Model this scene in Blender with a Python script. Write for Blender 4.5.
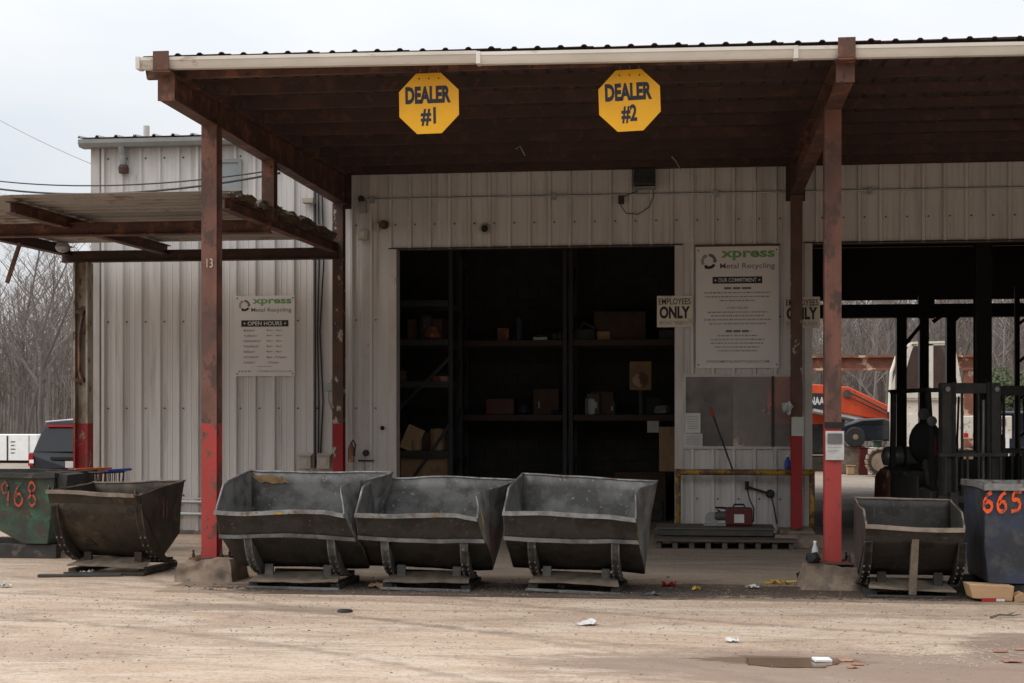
import bpy, bmesh, math, random
from mathutils import Vector, Matrix, noise
for o in list(bpy.data.objects): bpy.data.objects.remove(o)
S = bpy.context.scene
COL = S.collection
R = math.radians
# ------------------------------------------------------------------ camera
F, CX, CY, H, A = 1500.0, 512.0, 418.0, 1.8, R(7.14)
cam = bpy.data.cameras.new('camera'); camo = bpy.data.objects.new('camera', cam); COL.objects.link(camo)
camo.location = (0, 0, H); camo.rotation_euler = (R(90), 0, A)
cam.sensor_width = 36; cam.lens = F/1024*36; cam.shift_y = (CY-341.5)/1024; cam.clip_end = 3000
S.camera = camo
# ------------------------------------------------------------------ sky, sun, exposure
SUN_EL, SUN_AZ = R(48), R(246)      # azimuth measured clockwise from +Y: high, from the left
W = bpy.data.worlds.new('World'); S.world = W; W.use_nodes = True
nt = W.node_tree; nt.nodes.clear()
out = nt.nodes.new('ShaderNodeOutputWorld'); bg = nt.nodes.new('ShaderNodeBackground'); bg.inputs[1].default_value = 0.1
sky = nt.nodes.new('ShaderNodeTexSky'); sky.sky_type = 'NISHITA'; sky.sun_disc = False
sky.sun_elevation = SUN_EL; sky.sun_rotation = SUN_AZ; sky.dust_density = 3
tc = nt.nodes.new('ShaderNodeTexCoord'); mp = nt.nodes.new('ShaderNodeMapping'); mp.inputs['Scale'].default_value = (1, 1, 3.2)
nz = nt.nodes.new('ShaderNodeTexNoise'); nz.inputs['Scale'].default_value = 2.6; nz.inputs['Detail'].default_value = 6
cr = nt.nodes.new('ShaderNodeValToRGB'); cr.color_ramp.elements[0].position = .34; cr.color_ramp.elements[1].position = .66
cr.color_ramp.elements[0].color = (.80, .86, .93, 1); cr.color_ramp.elements[1].color = (1, 1, 1, 1)
mul = nt.nodes.new('ShaderNodeVectorMath'); mul.operation = 'SCALE'; mul.inputs['Scale'].default_value = 9.3
mx = nt.nodes.new('ShaderNodeMix'); mx.data_type = 'RGBA'; mx.inputs[0].default_value = .93
L = nt.links.new
L(tc.outputs['Generated'], mp.inputs[0]); L(mp.outputs[0], nz.inputs['Vector']); L(nz.outputs[0], cr.inputs[0]); L(cr.outputs[0], mul.inputs[0])
# even overcast: brightness rises from the horizon to the zenith as 1 + 2 sin(elevation)
sxz = nt.nodes.new('ShaderNodeSeparateXYZ'); el = nt.nodes.new('ShaderNodeMath'); el.operation = 'MULTIPLY_ADD'; el.use_clamp = False
mxz = nt.nodes.new('ShaderNodeMath'); mxz.operation = 'MAXIMUM'; mxz.inputs[1].default_value = 0
L(tc.outputs['Generated'], sxz.inputs[0]); L(sxz.outputs[2], mxz.inputs[0]); L(mxz.outputs[0], el.inputs[0]); el.inputs[1].default_value = 2.0*7.3; el.inputs[2].default_value = 7.3; L(el.outputs[0], mul.inputs['Scale'])
L(sky.outputs[0], mx.inputs[6]); L(mul.outputs[0], mx.inputs[7]); L(mx.outputs[2], bg.inputs[0]); L(bg.outputs[0], out.inputs[0])
sl = bpy.data.lights.new('sun', 'SUN'); sl.energy = 1.5; sl.angle = R(35); sl.color = (1, .96, .9)
so = bpy.data.objects.new('sun', sl); COL.objects.link(so)
sd = Vector((math.sin(SUN_AZ)*math.cos(SUN_EL), math.cos(SUN_AZ)*math.cos(SUN_EL), math.sin(SUN_EL)))
so.rotation_euler = sd.to_track_quat('Z', 'Y').to_euler(); so.location = sd*60
S.view_settings.view_transform = 'Standard'; S.view_settings.look = 'None'; S.view_settings.exposure = 0; S.view_settings.gamma = 1
S.view_settings.use_curve_mapping = False
S.render.engine = 'CYCLES'

# ------------------------------------------------------------------ measuring helpers: a pixel of the photograph -> a point on a plane of the place
FX, FY, RX, RY = -math.sin(A), math.cos(A), math.cos(A), math.sin(A)
def P(px, py, Y):
    d = (px-CX)/F; t = Y/(FY+d*RY)
    return Vector((t*(FX+d*RX), Y, H+t*(CY-py)/F))
def G(px, py, z=0.0):
    d = (px-CX)/F; t = (H-z)*F/(py-CY)
    return Vector((t*(FX+d*RX), t*(FY+d*RY), z))
# ------------------------------------------------------------------ materials
MATS = {}
def rgba(c): return (c[0], c[1], c[2], 1)
def mat(name, c1, c2=None, scale=4, rough=.7, metal=0, bump=.15, bscale=60, stretch=(1, 1, 1), patch=None, pscale=3, pthr=.58, psoft=.06,
        patch2=None, p2scale=9, p2thr=.62, rvar=.12, spec=.35, contrast=.25, zpaint=None, zlim=0, var=.1):
    pthr -= .05; p2thr -= .05; contrast *= .6
    m = bpy.data.materials.new(name); m.use_nodes = True; MATS[name] = m
    n = m.node_tree.nodes; l = m.node_tree.links.new
    b = n['Principled BSDF']; b.inputs['Metallic'].default_value = metal; b.inputs['Specular IOR Level'].default_value = spec
    tc = n.new('ShaderNodeTexCoord'); oi = n.new('ShaderNodeObjectInfo')
    ad = n.new('ShaderNodeVectorMath'); ad.operation = 'MULTIPLY_ADD'
    rn = n.new('ShaderNodeCombineXYZ'); 
    for i in range(3): l(oi.outputs['Random'], rn.inputs[i])
    l(rn.outputs[0], ad.inputs[0]); ad.inputs[1].default_value = (31, 17, 23); l(tc.outputs['Object'], ad.inputs[2])
    mp = n.new('ShaderNodeMapping'); mp.inputs['Scale'].default_value = stretch; l(ad.outputs[0], mp.inputs[0])
    def nse(sc, det=6, r=.6):
        t = n.new('ShaderNodeTexNoise'); t.inputs['Scale'].default_value = sc; t.inputs['Detail'].default_value = det; t.inputs['Roughness'].default_value = r
        l(mp.outputs[0], t.inputs['Vector']); return t
    def step(src, lo, hi):
        r = n.new('ShaderNodeMapRange'); r.inputs[1].default_value = lo; r.inputs[2].default_value = hi; r.clamp = True; l(src, r.inputs[0]); return r.outputs[0]
    def mixc(fac, a, bb):
        k = n.new('ShaderNodeMix'); k.data_type = 'RGBA'; l(fac, k.inputs[0])
        for s, v in ((6, a), (7, bb)):
            if isinstance(v, tuple): k.inputs[s].default_value = rgba(v)
            else: l(v, k.inputs[s])
        return k.outputs[2]
    n1 = nse(scale)
    c2 = c2 or tuple(x*.75 for x in c1)
    col = mixc(step(n1.outputs[0], .5-contrast, .5+contrast), tuple(c2), tuple(c1))
    if zpaint:
        g = n.new('ShaderNodeNewGeometry'); sx = n.new('ShaderNodeSeparateXYZ'); l(g.outputs['Position'], sx.inputs[0])
        nb = nse(14)
        q = n.new('ShaderNodeMath'); q.operation = 'MULTIPLY_ADD'; l(nb.outputs[0], q.inputs[0]); q.inputs[1].default_value = .05; l(sx.outputs[2], q.inputs[2])
        chip = step(nse(6, 9, .75).outputs[0], .54, .58)
        s1 = step(q.outputs[0], zlim+.032, zlim+.02)
        ml = n.new('ShaderNodeMath'); ml.operation = 'MULTIPLY'; iv = n.new('ShaderNodeMath'); iv.operation = 'SUBTRACT'; iv.inputs[0].default_value = 1
        l(chip, iv.inputs[1]); l(s1, ml.inputs[0]); l(iv.outputs[0], ml.inputs[1])
        zp2 = mixc(step(nse(3).outputs[0], .3, .7), tuple(x*.8 for x in zpaint), zpaint)
    if patch: col = mixc(step(nse(pscale, 8, .65).outputs[0], pthr, pthr+psoft), col, tuple(patch))
    if zpaint: col = mixc(ml.outputs[0], col, zp2)
    if patch2: col = mixc(step(nse(p2scale, 8, .7).outputs[0], p2thr, p2thr+.05), col, tuple(patch2))
    hv = n.new('ShaderNodeHueSaturation'); l(col, hv.inputs['Color'])
    vr = n.new('ShaderNodeMapRange'); vr.inputs[3].default_value = 1-var; vr.inputs[4].default_value = 1+var; l(oi.outputs['Random'], vr.inputs[0]); l(vr.outputs[0], hv.inputs['Value'])
    l(hv.outputs[0], b.inputs['Base Color'])
    rr = n.new('ShaderNodeMapRange'); rr.inputs[3].default_value = max(.03, rough-rvar); rr.inputs[4].default_value = min(1, rough+rvar); l(n1.outputs[0], rr.inputs[0]); l(rr.outputs[0], b.inputs['Roughness'])
    if bump:
        bm_ = n.new('ShaderNodeBump'); bm_.inputs['Strength'].default_value = bump; bm_.inputs['Distance'].default_value = .01
        l(nse(bscale, 4).outputs[0], bm_.inputs['Height']); l(bm_.outputs[0], b.inputs['Normal'])
    return m
mat('siding', (.57, .54, .515), (.50, .47, .445), scale=1.6, stretch=(3.2, 3.2, .22), rough=.5, bump=.05, patch=(.40, .365, .335), pscale=2.2, pthr=.59, psoft=.14, patch2=(.30, .25, .20), p2scale=4, p2thr=.7, var=.06)
mat('trim', (.5, .46, .43), (.4, .36, .33), rough=.5, bump=.04, stretch=(1, 1, .4), patch=(.3, .25, .2), pscale=3, pthr=.68)
mat('fascia', (.26, .255, .24), (.2, .2, .19), rough=.5, bump=.03)
mat('gutter', (.66, .63, .57), (.56, .52, .46), scale=2, rough=.45, bump=.04, stretch=(.6, 2, 2), patch=(.36, .26, .18), pscale=5, pthr=.66, psoft=.1)
mat('rust_steel', (.115, .056, .04), (.07, .036, .029), scale=3, rough=.75, bump=.2, patch=(.2, .085, .05), pscale=4, pthr=.56, psoft=.1, patch2=(.05, .03, .025), p2scale=9, p2thr=.62)
mat('dark_steel', (.068, .037, .03), (.042, .025, .022), scale=3, rough=.8, bump=.15, patch=(.085, .042, .03), pscale=5, pthr=.6)
mat('column_front', (.18, .08, .057), (.095, .05, .04), scale=4, rough=.72, bump=.25, patch=(.075, .045, .037), pscale=5, pthr=.56, psoft=.06, patch2=(.1, .055, .045), p2scale=16, p2thr=.66, zpaint=(.36, .048, .042), zlim=1.74, stretch=(1, 1, .6))
mat('column_back', (.12, .06, .042), (.07, .042, .035), scale=4, rough=.72, bump=.25, patch=(.42, .37, .31), pscale=7, pthr=.65, psoft=.04, zpaint=(.34, .025, .025), zlim=1.72, stretch=(1, 1, .6))
mat('column_side', (.24, .17, .10), (.14, .09, .055), scale=2, rough=.72, bump=.2, patch=(.36, .33, .28), pscale=2.4, pthr=.47, psoft=.15, patch2=(.12, .055, .03), p2scale=8, p2thr=.62, zpaint=(.3, .025, .025), zlim=1.72, stretch=(1, 1, .5))
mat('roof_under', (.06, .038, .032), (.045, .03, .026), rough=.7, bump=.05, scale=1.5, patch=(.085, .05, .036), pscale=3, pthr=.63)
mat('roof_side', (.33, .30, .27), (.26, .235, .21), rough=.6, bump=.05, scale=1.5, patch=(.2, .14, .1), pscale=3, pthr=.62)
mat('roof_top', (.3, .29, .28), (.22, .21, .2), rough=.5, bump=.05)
mat('concrete_block', (.28, .21, .155), (.16, .12, .09), scale=6, rough=.9, bump=.5, bscale=40, patch=(.12, .1, .085), pscale=4, pthr=.58, psoft=.12)
mat('bin_steel', (.168, .166, .161), (.08, .078, .075), scale=3.4, rough=.58, metal=.15, bump=.2, bscale=50, contrast=.16, patch=(.06, .047, .036), pscale=4.5, pthr=.6, psoft=.14, patch2=(.29, .288, .28), p2scale=22, p2thr=.66)
mat('bin_edge', (.27, .27, .262), (.13, .125, .12), scale=9, rough=.5, metal=.25, bump=.2, patch=(.13, .085, .055), pscale=6, pthr=.6)
mat('bin_dark', (.065, .061, .057), (.035, .033, .03), scale=3, rough=.62, metal=.15, bump=.2, patch=(.03, .026, .022), pscale=3, pthr=.52, psoft=.1, patch2=(.12, .105, .09), p2scale=20, p2thr=.65)
mat('bin_brown', (.062, .047, .033), (.032, .025, .018), scale=3, rough=.7, bump=.25, patch=(.085, .064, .042), pscale=4, pthr=.6, psoft=.1, patch2=(.03, .024, .018), p2scale=7, p2thr=.58)
mat('bin_brown_edge', (.24, .195, .15), (.13, .1, .075), scale=7, rough=.65, bump=.2)
mat('bin_green', (.045, .072, .048), (.03, .036, .03), scale=2.6, rough=.6, bump=.2, contrast=.15, patch=(.035, .14, .065), pscale=2.2, pthr=.58, psoft=.12, patch2=(.06, .04, .03), p2scale=8, p2thr=.6)
mat('bin_blue', (.032, .042, .07), (.026, .028, .034), scale=2.6, rough=.55, bump=.2, contrast=.15, patch=(.06, .06, .06), pscale=4, pthr=.54, psoft=.12, patch2=(.17, .15, .12), p2scale=11, p2thr=.69)
mat('bin_black', (.05, .047, .044), (.028, .026, .025), scale=4, rough=.6, bump=.25, patch=(.1, .085, .07), pscale=5, pthr=.62)
mat('bolt', (.24, .23, .215), rough=.5, metal=.4, bump=0)
mat('spray_orange', (.82, .10, .015), (.62, .07, .015), scale=12, rough=.6, bump=0, patch=(.12, .05, .035), pscale=16, pthr=.6)
mat('spray_red', (.6, .075, .025), (.35, .05, .025), scale=12, rough=.6, bump=0, patch=(.06, .06, .045), pscale=14, pthr=.54)
mat('yellow_spray', (.42, .28, .03), (.2, .15, .05), scale=12, rough=.6, bump=0)
mat('orange_spray', (.27, .16, .06), (.13, .09, .06), scale=16, rough=.6, bump=0)
mat('sign_yellow', (.80, .41, .012), (.72, .35, .012), scale=3, rough=.45, bump=.03, var=0, patch=(.6, .30, .03), pscale=6, pthr=.66, patch2=(.4, .2, .04), p2scale=22, p2thr=.74)
mat('sign_navy', (.022, .024, .04), rough=.5, bump=0, var=0)
mat('sign_white', (.64, .60, .57), (.6, .56, .53), scale=2, rough=.5, bump=.01, var=0)
mat('sign_cream', (.60, .53, .43), (.52, .46, .37), scale=3, rough=.6, bump=.01, patch=(.4, .34, .26), pscale=5, pthr=.62)
mat('ink_black', (.025, .024, .024), rough=.6, bump=0, var=0)
mat('ink_grey', (.15, .145, .145), rough=.6, bump=0, var=0)
mat('ink_pale', (.3, .29, .28), rough=.6, bump=0, var=0)
mat('ink_green', (.15, .36, .12), rough=.5, bump=0, var=0)
mat('paper', (.6, .59, .57), (.5, .49, .47), rough=.8, bump=.05)
mat('paper_grey', (.48, .5, .46), (.4, .42, .38), rough=.8, bump=.05)
mat('yellow_pipe', (.42, .24, .025), (.26, .15, .03), scale=5, rough=.5, bump=.1, patch=(.11, .06, .035), pscale=6, pthr=.52)
mat('galv', (.36, .37, .37), (.27, .28, .28), rough=.45, metal=.3, bump=.03)
mat('plastic_beige', (.42, .38, .31), (.36, .32, .26), rough=.5, bump=.02)
mat('black_rubber', (.018, .018, .018), rough=.75, bump=.05)
mat('black_paint', (.028, .027, .028), (.017, .017, .018), rough=.55, bump=.1, patch=(.05, .04, .032), pscale=5, pthr=.62)
mat('dark_machine', (.075, .071, .067), (.038, .037, .036), rough=.6, bump=.15, patch=(.075, .06, .045), pscale=4, pthr=.6)
mat('red_case', (.09, .012, .012), rough=.45, bump=.03)
mat('grey_metal', (.3, .3, .29), (.2, .2, .19), rough=.4, metal=.5, bump=.08)
mat('red_plastic', (.34, .03, .025), rough=.4, bump=.03)
mat('yellow_plastic', (.5, .34, .04), rough=.4, bump=.03)
mat('blue_plastic', (.03, .1, .42), rough=.4, bump=.03)
mat('orange_plastic', (.75, .14, .02), rough=.4, bump=.03)
mat('cardboard', (.42, .27, .15), (.35, .22, .12), scale=3, rough=.85, bump=.06, patch=(.27, .17, .09), pscale=4, pthr=.62)
mat('brown_box', (.10, .062, .042), (.07, .045, .03), rough=.85, bump=.06)
mat('rack_steel', (.045, .045, .047), (.028, .028, .028), rough=.6, bump=.1)
mat('rack_orange', (.06, .03, .022), (.04, .025, .02), rough=.6, bump=.1)
mat('pallet_wood', (.16, .11, .07), (.09, .065, .045), scale=5, stretch=(.3, 2, 2), rough=.85, bump=.3)
mat('plank_wood', (.13, .105, .085), (.075, .062, .052), scale=5, stretch=(.3, 2, 2), rough=.85, bump=.3)
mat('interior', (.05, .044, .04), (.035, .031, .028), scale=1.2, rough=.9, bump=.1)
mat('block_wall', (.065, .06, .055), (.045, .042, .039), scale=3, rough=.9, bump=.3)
mat('orange_machine', (.68, .09, .028), (.56, .07, .025), scale=2, rough=.45, bump=.03, patch=(.4, .06, .03), pscale=4, pthr=.66)
mat('white_paint', (.76, .70, .61), (.68, .62, .53), scale=2, rough=.5, bump=.03, patch=(.4, .32, .24), pscale=5, pthr=.64)
mat('white_clean', (.78, .78, .77), (.7, .7, .69), rough=.5, bump=.03)
mat('navy_paint', (.018, .022, .032), rough=.18, bump=0, spec=.6)
mat('silver_trim', (.5, .52, .55), rough=.3, metal=.6, bump=0)
mat('tail_red', (.5, .02, .02), rough=.25, bump=0)
mat('tyre', (.03, .03, .03), rough=.8, bump=.2)
mat('rim_rust', (.3, .23, .17), (.2, .14, .1), rough=.6, bump=.1)
mat('rust_red', (.22, .085, .05), (.14, .06, .04), rough=.8, bump=.2, patch=(.5, .34, .24), pscale=2, pthr=.6)
mat('bark', (.19, .165, .15), (.13, .115, .105), scale=3, stretch=(2, 2, .3), rough=.9, bump=.3, var=.3)
mat('twig', (.2, .165, .148), (.155, .128, .115), rough=.9, bump=0, var=.25)
mat('evergreen', (.10, .115, .05), (.065, .08, .04), scale=2, rough=.8, bump=0)
mat('leaf_litter', (.14, .10, .065), (.08, .06, .045), scale=12, rough=.95, bump=.6, bscale=30)
mat('stone', (.32, .255, .2), (.17, .14, .115), scale=2, rough=.9, bump=.2, var=.4)
mat('debris', (.075, .055, .042), (.04, .032, .027), scale=8, rough=.95, bump=.4)
mat('cable', (.015, .015, .017), rough=.6, bump=0)
mat('cord_cream', (.6, .52, .4), rough=.6, bump=0)
mat('gold', (.24, .15, .05), rough=.5, bump=.05)
mat('litter_dark', (.03, .03, .033), rough=.35, bump=.1)
mat('clay', (.36, .18, .12), (.3, .16, .11), rough=.8, bump=.2)
def glassy(name, col, rough, alpha, grime, gscale=3):
    m = bpy.data.materials.new(name); m.use_nodes = True; MATS[name] = m
    n = m.node_tree.nodes; l = m.node_tree.links.new; b = n['Principled BSDF']
    b.inputs['Base Color'].default_value = rgba(col); b.inputs['Roughness'].default_value = rough
    tr = n.new('ShaderNodeBsdfTransparent'); tr.inputs[0].default_value = (.75, .73, .7, 1); mixs = n.new('ShaderNodeMixShader')
    tc = n.new('ShaderNodeTexCoord'); t = n.new('ShaderNodeTexNoise'); t.inputs['Scale'].default_value = gscale; t.inputs['Detail'].default_value = 7
    l(tc.outputs['Object'], t.inputs['Vector'])
    mr = n.new('ShaderNodeMapRange'); mr.inputs[1].default_value = .3; mr.inputs[2].default_value = .7; mr.inputs[3].default_value = alpha-grime; mr.inputs[4].default_value = alpha+grime
    l(t.outputs[0], mr.inputs[0]); l(mr.outputs[0], mixs.inputs[0]); l(tr.outputs[0], mixs.inputs[1]); l(b.outputs[0], mixs.inputs[2])
    l(mixs.outputs[0], n['Material Output'].inputs[0]); return m
glassy('grimy_sheet', (.20, .182, .168), .3, .64, .2)
glassy('car_glass', (.012, .014, .018), .12, .97, .02)
glassy('cab_glass', (.11, .075, .065), .25, .6, .15)
glassy('bottle_plastic', (.75, .78, .8), .15, .5, .1)
glassy('wall_window', (.28, .3, .3), .15, .8, .1)
def puddle_mat():
    m = bpy.data.materials.new('puddle_water'); m.use_nodes = True; MATS['puddle_water'] = m
    b = m.node_tree.nodes['Principled BSDF']; b.inputs['Base Color'].default_value = (.15, .095, .06, 1); b.inputs['Roughness'].default_value = .18; b.inputs['Specular IOR Level'].default_value = .3
puddle_mat()
def ground_mat(name, base, alt, streak, dark, kind):
    m = bpy.data.materials.new(name); m.use_nodes = True; MATS[name] = m
    n = m.node_tree.nodes; l = m.node_tree.links.new; b = n['Principled BSDF']
    g = n.new('ShaderNodeNewGeometry')
    def mpn(sc, st, det=7, r=.62, off=(0, 0, 0), dist=0):
        mp = n.new('ShaderNodeMapping'); mp.inputs['Scale'].default_value = st; mp.inputs['Location'].default_value = off; l(g.outputs['Position'], mp.inputs[0])
        t = n.new('ShaderNodeTexNoise'); t.inputs['Scale'].default_value = sc; t.inputs['Detail'].default_value = det; t.inputs['Roughness'].default_value = r; t.inputs['Distortion'].default_value = dist
        l(mp.outputs[0], t.inputs['Vector']); return t.outputs[0]
    def step(src, lo, hi, a=0, c=1):
        r = n.new('ShaderNodeMapRange'); r.inputs[1].default_value = lo; r.inputs[2].default_value = hi; r.inputs[3].default_value = a; r.inputs[4].default_value = c; l(src, r.inputs[0]); return r.outputs[0]
    def mixc(fac, a, bb):
        k = n.new('ShaderNodeMix'); k.data_type = 'RGBA'; l(fac, k.inputs[0])
        for s, v in ((6, a), (7, bb)):
            if isinstance(v, tuple): k.inputs[s].default_value = rgba(v)
            else: l(v, k.inputs[s])
        return k.outputs[2]
    def mth(op, a, bb):
        k = n.new('ShaderNodeMath'); k.operation = op
        for s, v in ((0, a), (1, bb)):
            if isinstance(v, (int, float)): k.inputs[s].default_value = v
            else: l(v, k.inputs[s])
        return k.outputs[0]
    col = mixc(step(mpn(.55, (.7, 1.1, 1), 8, .6, (2, 2, 0), .6), .42, .58), alt, base)
    col = mixc(step(mpn(.8, (.45, 1.5, 1), 10, .7, (0, 0, 0), 1.4), .48, .60, 0, .85), col, streak)        # drying silt, smeared by wheels
    col = mixc(step(mpn(1.3, (.4, 1.6, 1), 11, .78, (7, 3, 0), 2.0), .53, .63, 0, .75), col, dark)
    col = mixc(step(mpn(5, (.7, 1.2, 1), 9, .8, (1, 5, 0), .8), .51, .64, 0, .33), col, dark)
    col = mixc(step(mpn(9, (.7, 1.2, 1), 8, .8, (4, 1, 0)), .52, .64, 0, .33), col, tuple(min(1, x*1.2) for x in streak))
    col = mixc(step(mpn(22, (1, 1, 1), 7, .85), .52, .60, 0, .6), col, tuple(x*.75 for x in dark))
    col = mixc(step(mpn(40, (1, 1, 1), 5, .85, (3, 9, 0)), .52, .62, 0, .6), col, tuple(min(1, x*1.35) for x in base))
    def blob(cx, cy, rx, ry, c, colr, s=2.5, amt=1):
        sx = n.new('ShaderNodeSeparateXYZ'); l(g.outputs['Position'], sx.inputs[0])
        dx = mth('DIVIDE', mth('SUBTRACT', sx.outputs[0], cx), rx); dy = mth('DIVIDE', mth('SUBTRACT', sx.outputs[1], cy), ry)
        d = mth('ADD', mth('MULTIPLY', dx, dx), mth('MULTIPLY', dy, dy)); d = mth('ADD', d, mth('MULTIPLY', mth('SUBTRACT', mpn(s, (.6, 1.6, 1), 8, .7), .5), 4.2))
        return mixc(step(d, 1.25, .7, 0, amt), c, colr)
    def track(cx, cy, r0, w, amt):          # a worn wheel track along an arc
        sx = n.new('ShaderNodeSeparateXYZ'); l(g.outputs['Position'], sx.inputs[0])
        dx = mth('SUBTRACT', sx.outputs[0], cx); dy = mth('SUBTRACT', sx.outputs[1], cy)
        d = mth('ABSOLUTE', mth('SUBTRACT', mth('SQRT', mth('ADD', mth('MULTIPLY', dx, dx), mth('MULTIPLY', dy, dy)), 0), r0), 0)
        d = mth('ADD', d, mth('MULTIPLY', mth('SUBTRACT', mpn(3.5, (1, 1, 1), 9, .8), .42), w*5))
        return mixc(step(d, w*1.3, w*.4, 0, amt), col, tuple(x*.9 for x in dark))
    if kind == 'yard':
        for (cx, cy, r0, w, am) in ((5, 25, 12.6, .13, .6), (5, 25, 14.2, .13, .5), (-9, 2.5, 10.7, .12, .55), (-9, 2.5, 12.3, .12, .5), (0, -20, 33.9, .1, .45), (1, 32, 18.0, .12, .4)): col = track(cx, cy, r0, w, am)
        p = G(840, 668); col = blob(p.x, p.y, 2.1, .8, col, (.25, .18, .14), 2.2, amt=.8)
        p = G(782, 661); col = blob(p.x, p.y, .62, .22, col, (.15, .10, .065), 4, amt=.95)
        p = G(1040, 650); col = blob(p.x, p.y, .6, .85, col, (.22, .16, .125), amt=.85)
        p = G(250, 608); col = blob(p.x, p.y, 1.1, .25, col, (.2, .15, .11), amt=.6)
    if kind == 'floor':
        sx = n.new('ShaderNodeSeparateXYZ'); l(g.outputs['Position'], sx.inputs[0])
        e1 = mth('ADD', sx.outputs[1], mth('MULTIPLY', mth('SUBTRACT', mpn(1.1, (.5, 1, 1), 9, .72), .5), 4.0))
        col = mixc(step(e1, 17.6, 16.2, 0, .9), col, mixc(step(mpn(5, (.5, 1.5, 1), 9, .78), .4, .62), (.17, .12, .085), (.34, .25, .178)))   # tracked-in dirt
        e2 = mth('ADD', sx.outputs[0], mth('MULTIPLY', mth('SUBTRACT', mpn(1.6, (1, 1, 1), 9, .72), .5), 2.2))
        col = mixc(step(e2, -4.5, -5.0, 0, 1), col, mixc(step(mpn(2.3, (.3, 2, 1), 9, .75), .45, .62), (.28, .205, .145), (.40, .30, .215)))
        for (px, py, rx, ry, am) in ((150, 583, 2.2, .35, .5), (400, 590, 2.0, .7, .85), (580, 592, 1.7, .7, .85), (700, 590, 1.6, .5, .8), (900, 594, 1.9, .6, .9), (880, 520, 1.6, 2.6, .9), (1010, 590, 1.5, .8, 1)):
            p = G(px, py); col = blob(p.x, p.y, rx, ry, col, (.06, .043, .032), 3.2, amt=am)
    l(col, b.inputs['Base Color'])
    b.inputs['Specular IOR Level'].default_value = .25
    l(step(mpn(2, (1, 1, 1)), .3, .7, .75, .95), b.inputs['Roughness'])
    bp = n.new('ShaderNodeBump'); bp.inputs['Strength'].default_value = .5; bp.inputs['Distance'].default_value = .022
    h = mth('ADD', mpn(35, (1, 1, 1), 6, .7), mth('MULTIPLY', mpn(3, (.4, 1.5, 1), 5), 2)); l(h, bp.inputs['Height']); l(bp.outputs[0], b.inputs['Normal'])
    return m
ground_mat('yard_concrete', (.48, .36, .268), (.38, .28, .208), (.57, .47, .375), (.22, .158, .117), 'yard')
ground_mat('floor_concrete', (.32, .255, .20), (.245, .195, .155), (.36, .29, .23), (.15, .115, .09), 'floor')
ground_mat('far_earth', (.3, .25, .2), (.22, .18, .14), (.34, .28, .22), (.14, .11, .085), 'far')

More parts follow.
